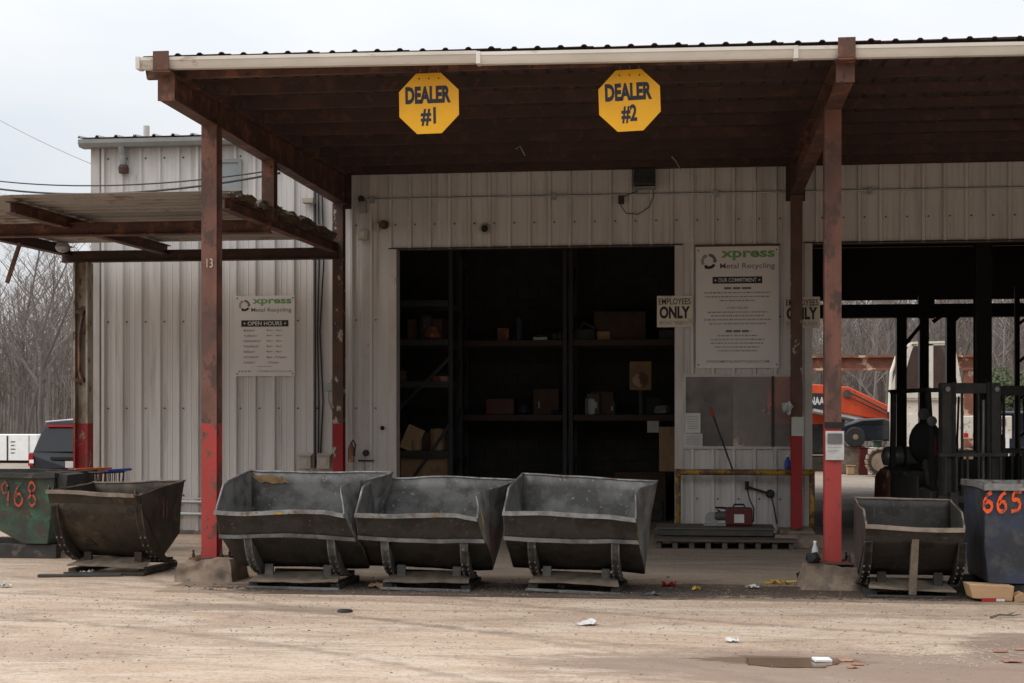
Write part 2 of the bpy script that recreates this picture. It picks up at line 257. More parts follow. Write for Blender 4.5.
# ------------------------------------------------------------------ mesh builder
class MB:
    def __init__(s): s.v = []; s.f = []
    def add(s, vs, fs):
        o = len(s.v); s.v += [tuple(v) for v in vs]; s.f += [tuple(i+o for i in f) for f in fs]; return s
    def box(s, x0, x1, y0, y1, z0, z1):
        return s.add([(x0,y0,z0),(x1,y0,z0),(x1,y1,z0),(x0,y1,z0),(x0,y0,z1),(x1,y0,z1),(x1,y1,z1),(x0,y1,z1)],
                     [(0,3,2,1),(4,5,6,7),(0,1,5,4),(1,2,6,5),(2,3,7,6),(3,0,4,7)])
    def obox(s, c, size, rot=(0, 0, 0)):
        m = Matrix.Translation(c) @ __import__('mathutils').Euler(rot).to_matrix().to_4x4()
        t = MB().box(-size[0]/2, size[0]/2, -size[1]/2, size[1]/2, -size[2]/2, size[2]/2)
        return s.add([m @ Vector(v) for v in t.v], t.f)
    def prism(s, poly, axis, a, b):
        def pt(p, t): return {'x': (t, p[0], p[1]), 'y': (p[0], t, p[1]), 'z': (p[0], p[1], t)}[axis]
        n = len(poly); vs = [pt(p, a) for p in poly]+[pt(p, b) for p in poly]
        fs = [tuple(range(n)), tuple(range(2*n-1, n-1, -1))]+[(i, n+i, n+(i+1) % n, (i+1) % n) for i in range(n)]
        return s.add(vs, fs)
    def tube(s, pts, r, n=8, caps=True):
        pts = [Vector(p) for p in pts]; rs = r if isinstance(r, (list, tuple)) else [r]*len(pts)
        up = None; vs = []; fs = []
        for i, p in enumerate(pts):
            d = (pts[min(i+1, len(pts)-1)]-pts[max(i-1, 0)]).normalized()
            if up is None: up = d.orthogonal().normalized()
            up = (up-d*up.dot(d))
            up = up.normalized() if up.length > 1e-6 else d.orthogonal().normalized()
            w = d.cross(up)
            vs += [p+(up*math.cos(2*math.pi*k/n)+w*math.sin(2*math.pi*k/n))*rs[i] for k in range(n)]
        for i in range(len(pts)-1):
            for k in range(n): fs.append((i*n+k, i*n+(k+1) % n, (i+1)*n+(k+1) % n, (i+1)*n+k))
        if caps: fs += [tuple(range(n-1, -1, -1)), tuple((len(pts)-1)*n+k for k in range(n))]
        return s.add(vs, fs)
    def bar(s, p0, p1, w, h, up=(0, 0, 1)):
        p0, p1, up = Vector(p0), Vector(p1), Vector(up); d = (p1-p0).normalized(); sd_ = d.cross(up).normalized(); u = sd_.cross(d)
        vs = [p+sd_*a*w/2+u*b*h/2 for p in (p0, p1) for a, b in ((-1,-1),(1,-1),(1,1),(-1,1))]
        return s.add(vs, [(0,1,2,3),(7,6,5,4),(0,4,5,1),(1,5,6,2),(2,6,7,3),(3,7,4,0)])
    def lathe(s, prof, axis='z', n=16, c=(0, 0, 0)):
        vs = []; fs = []
        for (r, t) in prof:
            for k in range(n):
                a = 2*math.pi*k/n; u, w = r*math.cos(a), r*math.sin(a)
                q = {'z': (u, w, t), 'x': (t, u, w), 'y': (u, t, w)}[axis]; vs.append((q[0]+c[0], q[1]+c[1], q[2]+c[2]))
        m = len(prof)
        for i in range(m-1):
            for k in range(n): fs.append((i*n+k, i*n+(k+1) % n, (i+1)*n+(k+1) % n, (i+1)*n+k))
        fs += [tuple(range(n-1, -1, -1)), tuple((m-1)*n+k for k in range(n))]
        return s.add(vs, fs)
    def patch(s, p00, p10, p11, p01, nx=8, ny=4):
        p00, p10, p11, p01 = map(Vector, (p00, p10, p11, p01)); vs = []
        for j in range(ny+1):
            for i in range(nx+1):
                u, v = i/nx, j/ny; vs.append(p00*(1-u)*(1-v)+p10*u*(1-v)+p11*u*v+p01*(1-u)*v)
        return s.add(vs, [(j*(nx+1)+i, j*(nx+1)+i+1, (j+1)*(nx+1)+i+1, (j+1)*(nx+1)+i) for j in range(ny) for i in range(nx)])
    def warp(s, fn): s.v = [tuple(fn(Vector(v))) for v in s.v]; return s
    def mesh(s, name, m):
        me = bpy.data.meshes.new(name); me.from_pydata(s.v, [], s.f); me.materials.append(MATS[m])
        b = bmesh.new(); b.from_mesh(me); bmesh.ops.recalc_face_normals(b, faces=b.faces); b.to_mesh(me); b.free(); return me
    def build(s, name, m, parent=None, smooth=False, bevel=0, solid=0, label=None, kind=None, world=False):
        o = bpy.data.objects.new(name, s.mesh(name, m)); COL.objects.link(o)
        if parent:
            o.parent = parent
            if world: o.location = -Vector(parent.location)
        if solid:
            k = o.modifiers.new('thickness', 'SOLIDIFY'); k.thickness = solid; k.offset = 0
        if bevel:
            k = o.modifiers.new('bevel', 'BEVEL'); k.width = bevel; k.segments = 2; k.limit_method = 'ANGLE'
        if smooth:
            for p in o.data.polygons: p.use_smooth = True
        if label: o['label'] = label
        if kind: o['kind'] = kind
        return o
def thing(name, label, cat, loc=(0, 0, 0), rz=0, group=None):
    o = bpy.data.objects.new(name, None); COL.objects.link(o); o.location = loc; o.rotation_euler = (0, 0, rz); o.empty_display_size = .2
    tag(o, label, cat, group); return o
def tag(o, label, cat, group=None):
    o['label'] = label; o['category'] = cat
    if group: o['group'] = group
    return o
def copy_tree(o, parent=None):
    c = o.copy(); COL.objects.link(c); c.parent = parent
    for ch in list(o.children): copy_tree(ch, c)
    return c
def ibeam(mb, p0, p1, depth, width, tf=.016, tw=.012, up=(0, 0, 1)):
    p0, p1, up = Vector(p0), Vector(p1), Vector(up)
    d = (p1-p0).normalized(); u = d.cross(up).normalized().cross(d)
    mb.bar(p0+u*(depth/2-tf/2), p1+u*(depth/2-tf/2), width, tf, up); mb.bar(p0-u*(depth/2-tf/2), p1-u*(depth/2-tf/2), width, tf, up)
    mb.bar(p0, p1, tw, depth-2*tf, up); return mb
def text_mb(body, bold=0.0):
    cu = bpy.data.curves.new('t', 'FONT'); cu.body = body; cu.offset = bold; cu.extrude = .0; cu.resolution_u = 3
    ob = bpy.data.objects.new('t', cu); COL.objects.link(ob)
    dg = bpy.context.evaluated_depsgraph_get(); me = bpy.data.meshes.new_from_object(ob.evaluated_get(dg))
    vs = [tuple(v.co) for v in me.vertices]; fs = [tuple(p.vertices) for p in me.polygons]
    bpy.data.objects.remove(ob); bpy.data.curves.remove(cu); bpy.data.meshes.remove(me)
    return vs, fs
def put_text(mb, body, x, z, w, h, y, bold=0.0):
    """lettering in the X-Z plane facing -Y, box from (x, z) of size w x h"""
    vs, fs = text_mb(body, bold)
    if not vs: return
    x0 = min(v[0] for v in vs); x1 = max(v[0] for v in vs); y0 = min(v[1] for v in vs); y1 = max(v[1] for v in vs)
    mb.add([(x+(v[0]-x0)/(x1-x0)*w, y, z+(v[1]-y0)/(y1-y0)*h) for v in vs], fs)
def rounded(poly): return poly
# ================================================================== SETTING
YF, YB, YW = 16.18, 22.12, 22.50      # front column line, back column line, face of the building
XL, XR = -5.40, 1.39                  # the two column lines in view
def struct(o): o['kind'] = 'structure'; return o
mb = MB(); mb.patch((-700, -40, -.04), (700, -40, -.04), (700, 1500, -.04), (-700, 1500, -.04), 4, 4)
struct(mb.build('ground', 'far_earth'))
yard = struct(MB().box(-40, 40, -6, 60, -.039, -.034).build('yard', 'far_earth'))
def slab(x0, x1, y0, y1, m, z=0.0, par=None):
    return MB().box(x0, x1, y0, y1, -.032, z).build('slab', m, par, bevel=.006)
rows = [(-6, 6.3), (6.312, 12.42), (12.432, 14.93)]
for y0, y1 in rows: slab(-16, 32, y0, y1, 'yard_concrete', 0, yard)
slab(-16, -5.62, 14.945, 40, 'yard_concrete', -.004, yard)
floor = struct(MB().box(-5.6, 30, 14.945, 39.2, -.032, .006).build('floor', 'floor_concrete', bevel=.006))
# low wooded rise behind everything
mb = MB(); n = 40
for j in range(9):
    for i in range(n+1):
        x = -190+380*i/n; y = 128+j*22; z = -.3+8.0*min(1, j/3.0)+1.2*noise.noise((x*.03, y*.03, 1)) if j else -.3
        mb.v.append((x, y, z))
mb.f = [(j*(n+1)+i, j*(n+1)+i+1, (j+1)*(n+1)+i+1, (j+1)*(n+1)+i) for j in range(8) for i in range(n)]
struct(mb.build('hill', 'leaf_litter', smooth=True))
# unseen rise added behind the camera to keep low sky light off the wall
mb = MB(); n = 40
for j in range(5):
    for i in range(n+1):
        x = -150+300*i/n; mb.v.append((x, -34-j*12, (-.3 if j == 0 else 11.5+2.0*noise.noise((x*.05, j*.6, 4)))))
mb.f = [(j*(n+1)+i, j*(n+1)+i+1, (j+1)*(n+1)+i+1, (j+1)*(n+1)+i) for j in range(4) for i in range(n)]
struct(mb.build('hill', 'leaf_litter', smooth=True))

# ================================================================== WAREHOUSE
BX0, BX1, BY1, BZ = -9.43, 26.0, 39.0, 6.06
DX0, DX1, DZ = -4.60, -.36, 4.37           # roll-up doorway
OX0, OX1 = 1.63, 8.5                       # open drive-through bay
wh = thing('warehouse', 'long pale ribbed metal warehouse with an open doorway and a drive-through bay', 'building', (2, YW, 0))
RIB = .3048
def siding(x0, x1, z0, z1, y=YW, ph=.19):
    prof = [(x0, 0.0)]; k = math.ceil((x0-ph)/RIB)
    while True:
        r = ph+k*RIB
        if r-.036 > x1: break
        for dx, d in ((-.036, 0), (-.02, -.042), (.02, -.042), (.036, 0)):
            if x0 < r+dx < x1: prof.append((r+dx, d))
        for q in (.11, .195):
            for dx, d in ((-.012, 0), (0, -.006), (.012, 0)):
                if x0 < r+q+dx < x1: prof.append((r+q+dx, d))
        k += 1
    prof.append((x1, 0.0)); prof.sort(key=lambda p: p[0])
    n = len(prof); vs = [(x, y+d, z0) for x, d in prof]+[(x, y+d, z1) for x, d in prof]
    vs += [(x0, y+.02, z0), (x1, y+.02, z0), (x0, y+.02, z1), (x1, y+.02, z1)]
    fs = [(i, i+1, n+i+1, n+i) for i in range(n-1)]+[(2*n, 2*n+2, 2*n+3, 2*n+1), (0, n, 2*n+2, 2*n), (n-1, 2*n+1, 2*n+3, 2*n-1)]
    fs += [tuple(range(n))+(2*n+1, 2*n), tuple(range(n, 2*n))+(2*n+3, 2*n+2)]
    mb = MB().add(vs, fs); rr = random.Random(int(x0*100)); 
    return mb
WX0, WX1, WZ0, WZ1 = -.22, 1.40, 1.37, 2.42   # grimy sheet window
edges = [BX0]
x = BX0
while x < BX1-.3:
    x += .9144; edges.append(min(x, BX1))
cuts = sorted(set([round(e, 4) for e in edges]+[DX0, DX1, OX0, OX1, WX0, WX1]))
for a, b in zip(cuts[:-1], cuts[1:]):
    c = (a+b)/2; segs = [(.05, BZ)]
    if DX0 < c < DX1 or OX0 < c < OX1: segs = [(DZ, BZ)]
    elif WX0 < c < WX1: segs = [(.05, WZ0), (WZ1, BZ)]
    for z0, z1 in segs: siding(a, b, z0, z1).build('wall_panel', 'siding', wh, world=True)
def wb(name, m, x0, x1, y0, y1, z0, z1, bevel=0, par=None, label=None):
    return MB().box(x0, x1, y0, y1, z0, z1).build(name, m, par or wh, world=(par is None), bevel=bevel, label=label)
# sill kerb, corner trim, door frames
wb('foundation_kerb', 'concrete_block', BX0, DX0-.12, YW-.03, YW+.3, -.01, .06); wb('foundation_kerb', 'concrete_block', DX1+.12, OX0-.12, YW-.03, YW+.3, -.01, .06)
wb('corner_trim', 'trim', BX0-.02, BX0+.12, YW-.045, YW+.14, .05, BZ-.02); wb('corner_trim', 'trim', -5.12, -5.0, YW-.043, YW-.001, .05, 5.6)
for a, b in ((DX0-.11, DX0+.012), (DX1-.012, DX1+.11), (OX0-.1, OX0+.012), (OX1-.012, OX1+.1)):
    wb('door_jamb', 'trim', a, b, YW-.05, YW+.22, 0.007, DZ+.0)
for a, b in ((DX0-.11, DX1+.11), (OX0-.1, OX1+.1)):
    wb('door_header', 'dark_steel', a, b, YW-.046, YW+.22, DZ+.001, DZ+.022)
# eave fascia and roof of the warehouse
MB().prism([(YW-.26, BZ-.0), (YW-.22, BZ-.055), (YW-.02, BZ-.055), (YW-.02, BZ+.06), (YW-.26, BZ+.06)], 'x', BX0-.14, BX1+.1).build('eave_fascia', 'fascia', wh, world=True)
k = 0; x = BX0-.14
def roofsheet(x0, x1, pts, rib, ph, hh=.032, th=.006):
    """ribbed sheet, ribs run along the path pts [(y,z),...]"""
    xs = [(x0, 0)]; r = math.ceil((x0-ph)/rib)
    while ph+r*rib-.04 < x1:
        for dx, d in ((-.035, 0), (-.014, hh), (.014, hh), (.035, 0)):
            if x0 < ph+r*rib+dx < x1: xs.append((ph+r*rib+dx, d))
        r += 1
    xs.append((x1, 0)); mb = MB(); n = len(xs)
    for (y, z) in pts: mb.v += [(X, y, z+d) for X, d in xs]
    o = len(mb.v)
    for (y, z) in pts: mb.v += [(X, y, z+d-th) for X, d in xs]
    m = len(pts)
    for j in range(m-1):
        for i in range(n-1): mb.f += [(j*n+i, j*n+i+1, (j+1)*n+i+1, (j+1)*n+i), (o+j*n+i, o+(j+1)*n+i, o+(j+1)*n+i+1, o+j*n+i+1)]
    for i in range(n-1): mb.f += [(i, o+i, o+i+1, i+1), ((m-1)*n+i, (m-1)*n+i+1, o+(m-1)*n+i+1, o+(m-1)*n+i)]
    return mb
while x < BX1:
    roofsheet(x, min(x+.9144, BX1+.1), [(YW-.27, BZ+.085), ((YW+BY1)/2, BZ+.95), (BY1+.2, BZ+.085)], RIB, .19, .032).build('roof_panel', 'roof_top', wh, world=True); x += .9144
MB().tube([P(146.5, 142, YW+.9), P(146.5, 126, YW+.9)], .05, 12).build('flue_pipe', 'trim', wh, world=True, smooth=False)
# other outside walls (left end, right end, rear with its own wide opening)
def side_wall(x, name='end_wall'):
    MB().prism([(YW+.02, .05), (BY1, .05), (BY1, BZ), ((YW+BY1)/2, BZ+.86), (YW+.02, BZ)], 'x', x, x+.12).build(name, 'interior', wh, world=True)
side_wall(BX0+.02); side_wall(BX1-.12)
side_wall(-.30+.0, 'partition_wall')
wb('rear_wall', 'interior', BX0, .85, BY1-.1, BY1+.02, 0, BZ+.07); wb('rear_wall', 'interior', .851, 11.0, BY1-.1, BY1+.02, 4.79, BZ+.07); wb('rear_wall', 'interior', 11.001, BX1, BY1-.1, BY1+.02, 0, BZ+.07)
# block partition behind the racks of the doorway bay, laid in courses
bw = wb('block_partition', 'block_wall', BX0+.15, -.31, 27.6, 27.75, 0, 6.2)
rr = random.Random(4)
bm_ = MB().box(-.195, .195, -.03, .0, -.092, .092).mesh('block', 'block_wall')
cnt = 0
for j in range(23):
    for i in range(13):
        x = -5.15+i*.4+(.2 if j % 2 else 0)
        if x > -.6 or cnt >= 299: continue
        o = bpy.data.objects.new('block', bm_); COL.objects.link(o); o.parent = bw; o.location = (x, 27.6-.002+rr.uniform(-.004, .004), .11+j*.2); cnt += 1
for y in (23.6, 26.5, 29.5, 32.5, 35.5):
    m2 = MB(); ibeam(m2, (BX0+.2, y, 5.95), (BX1-.2, y, 5.95), .4, .18); m2.build('ceiling_beam', 'dark_steel', wh, world=True)
# upper window on the left end
w0, w1 = P(203, 160, YW-.05), P(242, 191, YW-.05)
wf = MB()
for (a, b, c, d) in ((w0.x, w1.x, w0.z-.05, w0.z), (w0.x, w1.x, w1.z, w1.z+.05), (w0.x, w0.x+.05, w1.z+.05, w0.z-.05), (w1.x-.05, w1.x, w1.z+.05, w0.z-.05)):
    wf.box(a, b, YW-.075, YW-.034, c, d)
win = wf.build('window', 'fascia', wh, world=True)
MB().box(w0.x+.04, w1.x-.04, YW-.05, YW-.045, w1.z+.04, w0.z-.04).build('pane', 'wall_window', win)
# grimy sheet window right of the doorway
ws = MB()
for (a, b, c, d) in ((WX0-.03, WX1+.03, WZ1-.01, WZ1+.03), (WX0-.03, WX1+.03, WZ0-.03, WZ0+.01), (WX0-.03, WX0+.012, WZ0+.01, WZ1-.01), (WX1-.012, WX1+.03, WZ0+.01, WZ1-.01)): ws.box(a, b, YW-.046, YW+.02, c, d)
wso = ws.build('sheet_window', 'trim', wh, world=True, label='grimy clear sheet window beside the doorway')
MB().box(WX0+.01, WX1-.01, YW-.03, YW-.022, WZ0, WZ1).build('pane', 'grimy_sheet', wso)
MB().box(1.05, 1.09, YW-.05, YW-.034, WZ0, WZ1).build('glazing_bar', 'rack_steel', wso)
# downspout elbow and its rust streak, upper left
d0 = P(124.5, 148, YW-.06)
MB().tube([(d0.x, YW-.2, d0.z+.02), (d0.x, YW-.13, d0.z-.12), (d0.x, YW-.1, d0.z-.3)], .055, 8).build('downspout', 'galv', wh, world=True)
MB().lathe([(.075, -.08), (.085, 0), (.06, .05)], 'z', 10, (d0.x, YW-.1, d0.z-.32)).build('downspout_end', 'dark_steel', wh, world=True)
# screws along the girt lines, as one mesh
sc = MB()
for zz in (.6, 1.95, 3.3, 4.75, 5.85):
    k = -31
    while k < 40:
        x = .19+k*RIB+.075; k += 1
        if BX0 < x < 5.0 and not ((DX0-.1 < x < DX1+.1 or x > OX0-.1) and zz < DZ) and not (WX0-.1 < x < WX1+.1 and WZ0 < zz < WZ1): sc.box(x-.011, x+.011, YW-.012, YW, zz-.011, zz+.011)
sc.build('screw_row', 'dark_steel', wh, world=True, kind='stuff')

# ================================================================== MAIN CANOPY
cp = thing('canopy', 'wide brown steel canopy with white gutter over the hoppers', 'canopy', (2, YF, 0))
GY = 14.74
def zt(y): return 5.315+(y-14.9)*.026        # top of the rafters
# columns on concrete plinths
def column(x, y, m, z0, z1, w=.175, d=.2):
    mb = MB(); tf = .018
    mb.box(x-w/2, x+w/2, y-d/2, y-d/2+tf, z0, z1); mb.box(x-w/2, x+w/2, y+d/2-tf, y+d/2, z0, z1); mb.box(x-.008, x+.008, y-d/2+tf, y+d/2-tf, z0, z1)
    return mb
def plinth(c, w, d, h, seed):
    mb = MB(); nn = 6
    mb.patch((-w/2, -d/2, 0), (w/2, -d/2, 0), (w/2-.06, -d/2+.05, h), (-w/2+.06, -d/2+.05, h), 18, 8); mb.patch((-w/2, d/2, 0), (w/2, d/2, 0), (w/2-.06, d/2-.05, h), (-w/2+.06, d/2-.05, h), 18, 8)
    mb.patch((-w/2, -d/2, 0), (-w/2, d/2, 0), (-w/2+.06, d/2-.05, h), (-w/2+.06, -d/2+.05, h), 14, 8); mb.patch((w/2, -d/2, 0), (w/2, d/2, 0), (w/2-.06, d/2-.05, h), (w/2-.06, -d/2+.05, h), 14, 8)
    mb.patch((-w/2+.06, -d/2+.05, h), (w/2-.06, -d/2+.05, h), (w/2-.06, d/2-.05, h), (-w/2+.06, d/2-.05, h), 18, 14)
    mb.warp(lambda v: v+Vector(noise.noise_vector((v*3.1)+Vector((seed, 0, 0))))*.05+Vector(noise.noise_vector((v*11)+Vector((seed, 3, 0))))*.02+Vector((c[0], c[1], -.03)))
    return mb
for x, pz in ((XL, .24), (XR, .27), (8.17, .24), (14.94, .24), (21.7, .24)):
    o = column(x, YF, 'c', pz-.01, 5.045).build('column', 'column_front', cp, world=True, label='rusty steel column with red painted foot' if x < 5 else None)
    plinth((x, YF, 0), .70, .6, pz+.02, x).build('plinth', 'concrete_block', cp, world=True, smooth=True)
    bp = MB().box(x-.2, x+.2, YF-.19, YF+.19, pz-.004, pz+.018).build('base_plate', 'rust_steel', cp, world=True)
    for sx in (-.16, .16):
        for sy in (-.15, .15): MB().lathe([(.018, pz), (.018, pz+.06), (.012, pz+.061), (.012, pz+.1)], 'z', 6, (x+sx, YF+sy, 0)).build('anchor_bolt', 'dark_steel', cp, world=True)
for x in (XL, XR, 8.17, 14.94, 21.7):
    column(x, YB, 'c', .2, 5.02, .16, .18).build('column', 'column_back', cp, world=True)
    plinth((x, YB, 0), .6, .5, .22, x+9).build('plinth', 'concrete_block', cp, world=True, smooth=True)
# rafters: tapered I-sections running back to the wall
for x in (XL, XR, 8.17, 14.94, 21.7):
    mb = MB(); y0, y1 = 14.75, 22.33; w = .17
    yy = [y0+(y1-y0)*i/12 for i in range(13)]; zb = 5.045
    for i in range(12):
        a, b = yy[i], yy[i+1]
        mb.add([(x-w/2, a, zb), (x+w/2, a, zb), (x+w/2, b, zb), (x-w/2, b, zb), (x-w/2, a, zb+.018), (x+w/2, a, zb+.018), (x+w/2, b, zb+.018), (x-w/2, b, zb+.018)], [(0,3,2,1),(4,5,6,7),(0,1,5,4),(1,2,6,5),(2,3,7,6),(3,0,4,7)])
        mb.add([(x-w/2, a, zt(a)-.018), (x+w/2, a, zt(a)-.018), (x+w/2, b, zt(b)-.018), (x-w/2, b, zt(b)-.018), (x-w/2, a, zt(a)), (x+w/2, a, zt(a)), (x+w/2, b, zt(b)), (x-w/2, b, zt(b))], [(0,3,2,1),(4,5,6,7),(0,1,5,4),(1,2,6,5),(2,3,7,6),(3,0,4,7)])
        mb.add([(x-.007, a, zb+.018), (x+.007, a, zb+.018), (x+.007, b, zb+.018), (x-.007, b, zb+.018), (x-.007, a, zt(a)-.018), (x+.007, a, zt(a)-.018), (x+.007, b, zt(b)-.018), (x-.007, b, zt(b)-.018)], [(0,1,5,4),(1,2,6,5),(2,3,7,6),(3,0,4,7)])
    rf = mb.build('rafter', 'rust_steel', cp, world=True)
    MB().box(x-w/2-.004, x+w/2+.004, y0-.014, y0-.001, zb-.01, zt(y0)+.0).build('end_plate', 'rust_steel', rf)
    MB().box(x-.082, x+.082, GY-.16, GY-.146, 5.315-.011*(x+5.4), 5.505-.011*(x+5.4)).build('gutter_bracket', 'rust_steel', rf)
    MB().box(x-.1, x+.09, GY-.155, y0-.015, 5.295-.011*(x+5.4), 5.312-.011*(x+5.4)).build('bracket_shelf', 'rust_steel', rf)
    for y in (16.1, 16.26, 19.2, 22.05): MB().box(x-.09, x+.09, y, y+.012, zb+.019, zt(y)-.019).build('stiffener', 'rust_steel', rf)
    MB().box(x-.14, x+.14, 22.335, 22.352, 4.98, 5.55).build('wall_plate', 'dark_steel', rf)
# purlins
for i, y in enumerate((14.98, 15.9, 16.82, 17.74, 18.66, 19.58, 20.5, 21.42, 22.2)):
    z = zt(y)+.002; h = .15
    MB().prism([(y, z), (y+.065, z), (y+.065, z+.004), (y+.005, z+.004), (y+.005, z+h-.004), (y-.06, z+h-.004), (y-.06, z+h), (y, z+h)], 'x', -5.7, 26.2).build('purlin', 'rust_steel' if i < 1 else 'dark_steel', cp, world=True)
    for x in (XL, XR, 8.17, 14.94, 21.7): MB().box(x+.03, x+.12, y-.012, y-.002, z, z+h-.02).build('purlin_cleat', 'dark_steel', cp, world=True)
x = -5.6
while x < 26.2:
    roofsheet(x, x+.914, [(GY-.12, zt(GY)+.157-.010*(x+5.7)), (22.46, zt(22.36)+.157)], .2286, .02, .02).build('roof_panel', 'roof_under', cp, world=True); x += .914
# flashing that closes the joint between roof and wall
MB().prism([(22.30, zt(22.3)+.15), (22.30, zt(22.3)-.02), (22.31, zt(22.3)-.02), (22.31, zt(22.3)+.13), (YW-.001, zt(22.4)+.13), (YW-.001, zt(22.4)+.15)], 'x', -5.6, 26).build('wall_flashing', 'dark_steel', cp, world=True)
# gutter in three lengths with a K profile
gz = 5.345
def gut(x0, x1, dz=0, dy=0):
    pr = [(GY-.02, .0), (GY-.09, .0), (GY-.105, .03), (GY-.125, .085), (GY-.135, .095), (GY-.135, .135), (GY-.125, .135), (GY-.125, .1), (GY-.115, .09), (GY-.085, .012), (GY-.03, .012), (GY-.03, .135), (GY-.02, .135)]
    mb = MB().prism([(a+dy, b*.82+gz+dz) for a, b in pr], 'x', x0, x1).warp(lambda v: v-Vector((0, 0, .0105*(v.x+5.8))))
    return mb
gutters = ((-5.66, -2.18, .0, 0), (-2.175, .9, -.012, .004), (.905, 26.2, -.02, -.003))
for x0, x1, dz, dy in gutters:
    g = gut(x0, x1, dz, dy).build('gutter', 'gutter', cp, world=True)
    MB().box(x0-.012, x0+.03, GY-.142+dy, GY-.016, gz-.006+dz, gz+.116+dz).warp(lambda v: v-Vector((0, 0, .0105*(v.x+5.8)))).build('joint_strap', 'gutter', g)
# wire hooks hanging from the purlins
for px, py, Y in ((520, 150, 20.3), (676, 165, 21.3)):
    p = P(px, py, Y); MB().tube([(p.x-.06, Y, zt(Y)+.01), (p.x, Y, p.z+.05), (p.x+.07, Y, p.z-.08)], .008, 5).build('wire_hook', 'galv', cp, world=True)

# ================================================================== SIDE CANOPY (left)
sc_ = thing('side_canopy', 'low lean-to roof of ribbed sheets on brown beams at the left', 'canopy', (-9.5, 20, 0))
SX0 = -9.72
def sbeam(p0, p1, d=.17, w=.13, m='rust_steel', name='beam'):
    q = MB(); ibeam(q, p0, p1, d, w); return q.build(name, m, sc_, world=True)
sbeam((SX0, 18.44, 4.22), (XL+.02, 18.44, 4.22)); sbeam((SX0, YB-.12, 4.27), (-5.39, YB-.12, 4.27), m='dark_steel')
for x in (-5.46, -8.07, -9.62): sbeam((x, 16.82, 4.285), (x, YB-.05, 4.36), .15, .12, name='rafter', m='rust_steel' if x > -9 else 'dark_steel')
# hanger post between the side canopy and the main rafter
q = column(XL, 18.44, 'x', 4.29, 5.05, .16, .16).build('hanger_post', 'rust_steel', sc_, world=True)
# sheets with ribs running along the shed
def sidesheet(y0, y1, z0, z1, x0, x1):
    ys = []; k = 0; L_ = y1-y0; yy = y0
    prof = [(y0, 0)]
    r = y0+.1
    while r+.06 < y1:
        prof += [(r-.025, 0), (r-.016, -.016), (r+.016, -.016), (r+.025, 0)]; r += .28
    prof.append((y1, 0)); mb = MB(); n = len(prof)
    for X in (x0, x1): mb.v += [(X, y, z0+(z1-z0)*(y-y0)/L_+d) for y, d in prof]
    for X in (x0, x1): mb.v += [(X, y, z0+(z1-z0)*(y-y0)/L_+d-.005) for y, d in prof]
    mb.f = [(i, i+1, n+i+1, n+i) for i in range(n-1)]+[(2*n+i, 3*n+i, 3*n+i+1, 2*n+i+1) for i in range(n-1)]
    mb.f += [(i, 2*n+i, 2*n+i+1, i+1) for i in range(n-1)]+[(n+i, n+i+1, 3*n+i+1, 3*n+i) for i in range(n-1)]+[(0, n, 3*n, 2*n), (n-1, 3*n-1, 4*n-1, 2*n-1)]
    return mb
ys = [16.72+i*.86 for i in range(7)]
for y0, y1 in zip(ys[:-1], ys[1:]):
    for x0, x1 in ((SX0, -8.1), (-8.12, -5.42)):
        if x0 < -9 or True: sidesheet(y0, y1+.03, 4.40+(y0-16.72)*.015+(.006 if x0 > -8.5 else 0)+.012, 4.40+(y1-16.72)*.015, x0, x1+(.06 if x0 < -9 else random.Random(y0).uniform(-.05, .03))).build('roof_sheet', 'roof_side', sc_, world=True)
# rotten leaf matter along the torn right edge
for i, (y, l, hgt) in enumerate(((17.55, .5, .1), (18.55, .55, .14), (19.4, .7, .16), (20.3, .6, .15), (21.1, .6, .15), (21.6, .4, .1))):
    mb = MB().lathe([(.02, -.5), (.6, -.42), (.9, -.2), (1, 0), (.85, .25), (.6, .42), (.02, .5)], 'y', 24)
    mb.warp(lambda v: Vector((v.x*.16-5.48, v.y*l*1.4+y, v.z*hgt*.6+4.43+(y-16.72)*.015))+Vector(noise.noise_vector(v*2.5+Vector((i*3.3, 0, 0))))*.06+Vector(noise.noise_vector(v*9+Vector((i*3.3, 0, 0))))*.03)
    mb.build('leaf_clump', 'leaf_litter', sc_, world=True)
# left column with the cream web and clamped bar
x = P(83.5, 400, YB-.1).x
mb = MB(); z1 = 4.18
mb.box(x-.115, x-.085, YB-.22, YB+.0, .05, z1); mb.box(x+.085, x+.115, YB-.22, YB+.0, .05, z1); mb.box(x-.085, x+.085, YB-.14, YB-.125, .05, z1)
clm = mb.build('column', 'column_side', sc_, world=True)
MB().tube([(x-.03, YB-.2, 3.42), (x+.03, YB-.2, 3.36), (x-.02, YB-.2, 3.1), (x-.02, YB-.2, 2.52), (x+.01, YB-.2, 2.4)], .03, 6).build('clamped_bar', 'rust_steel', clm)
for zz in (3.42, 2.38): MB().box(x-.09, x+.05, YB-.225, YB-.14, zz-.03, zz+.03).build('clamp', 'dark_steel', clm)
# hanging rod
a, b = P(20, 243, 18.2), P(7, 283, 18.2); MB().bar(a, b, .05, .03, (0, 1, 0)).build('hanging_rod', 'rust_steel', sc_, world=True)
p = P(63, 247, 19.6); MB().lathe([(.03, -.1), (.07, -.06), (.08, 0), (.06, .06), (.03, .09)], 'x', 10, p).build('lamp_housing', 'galv', sc_, world=True)
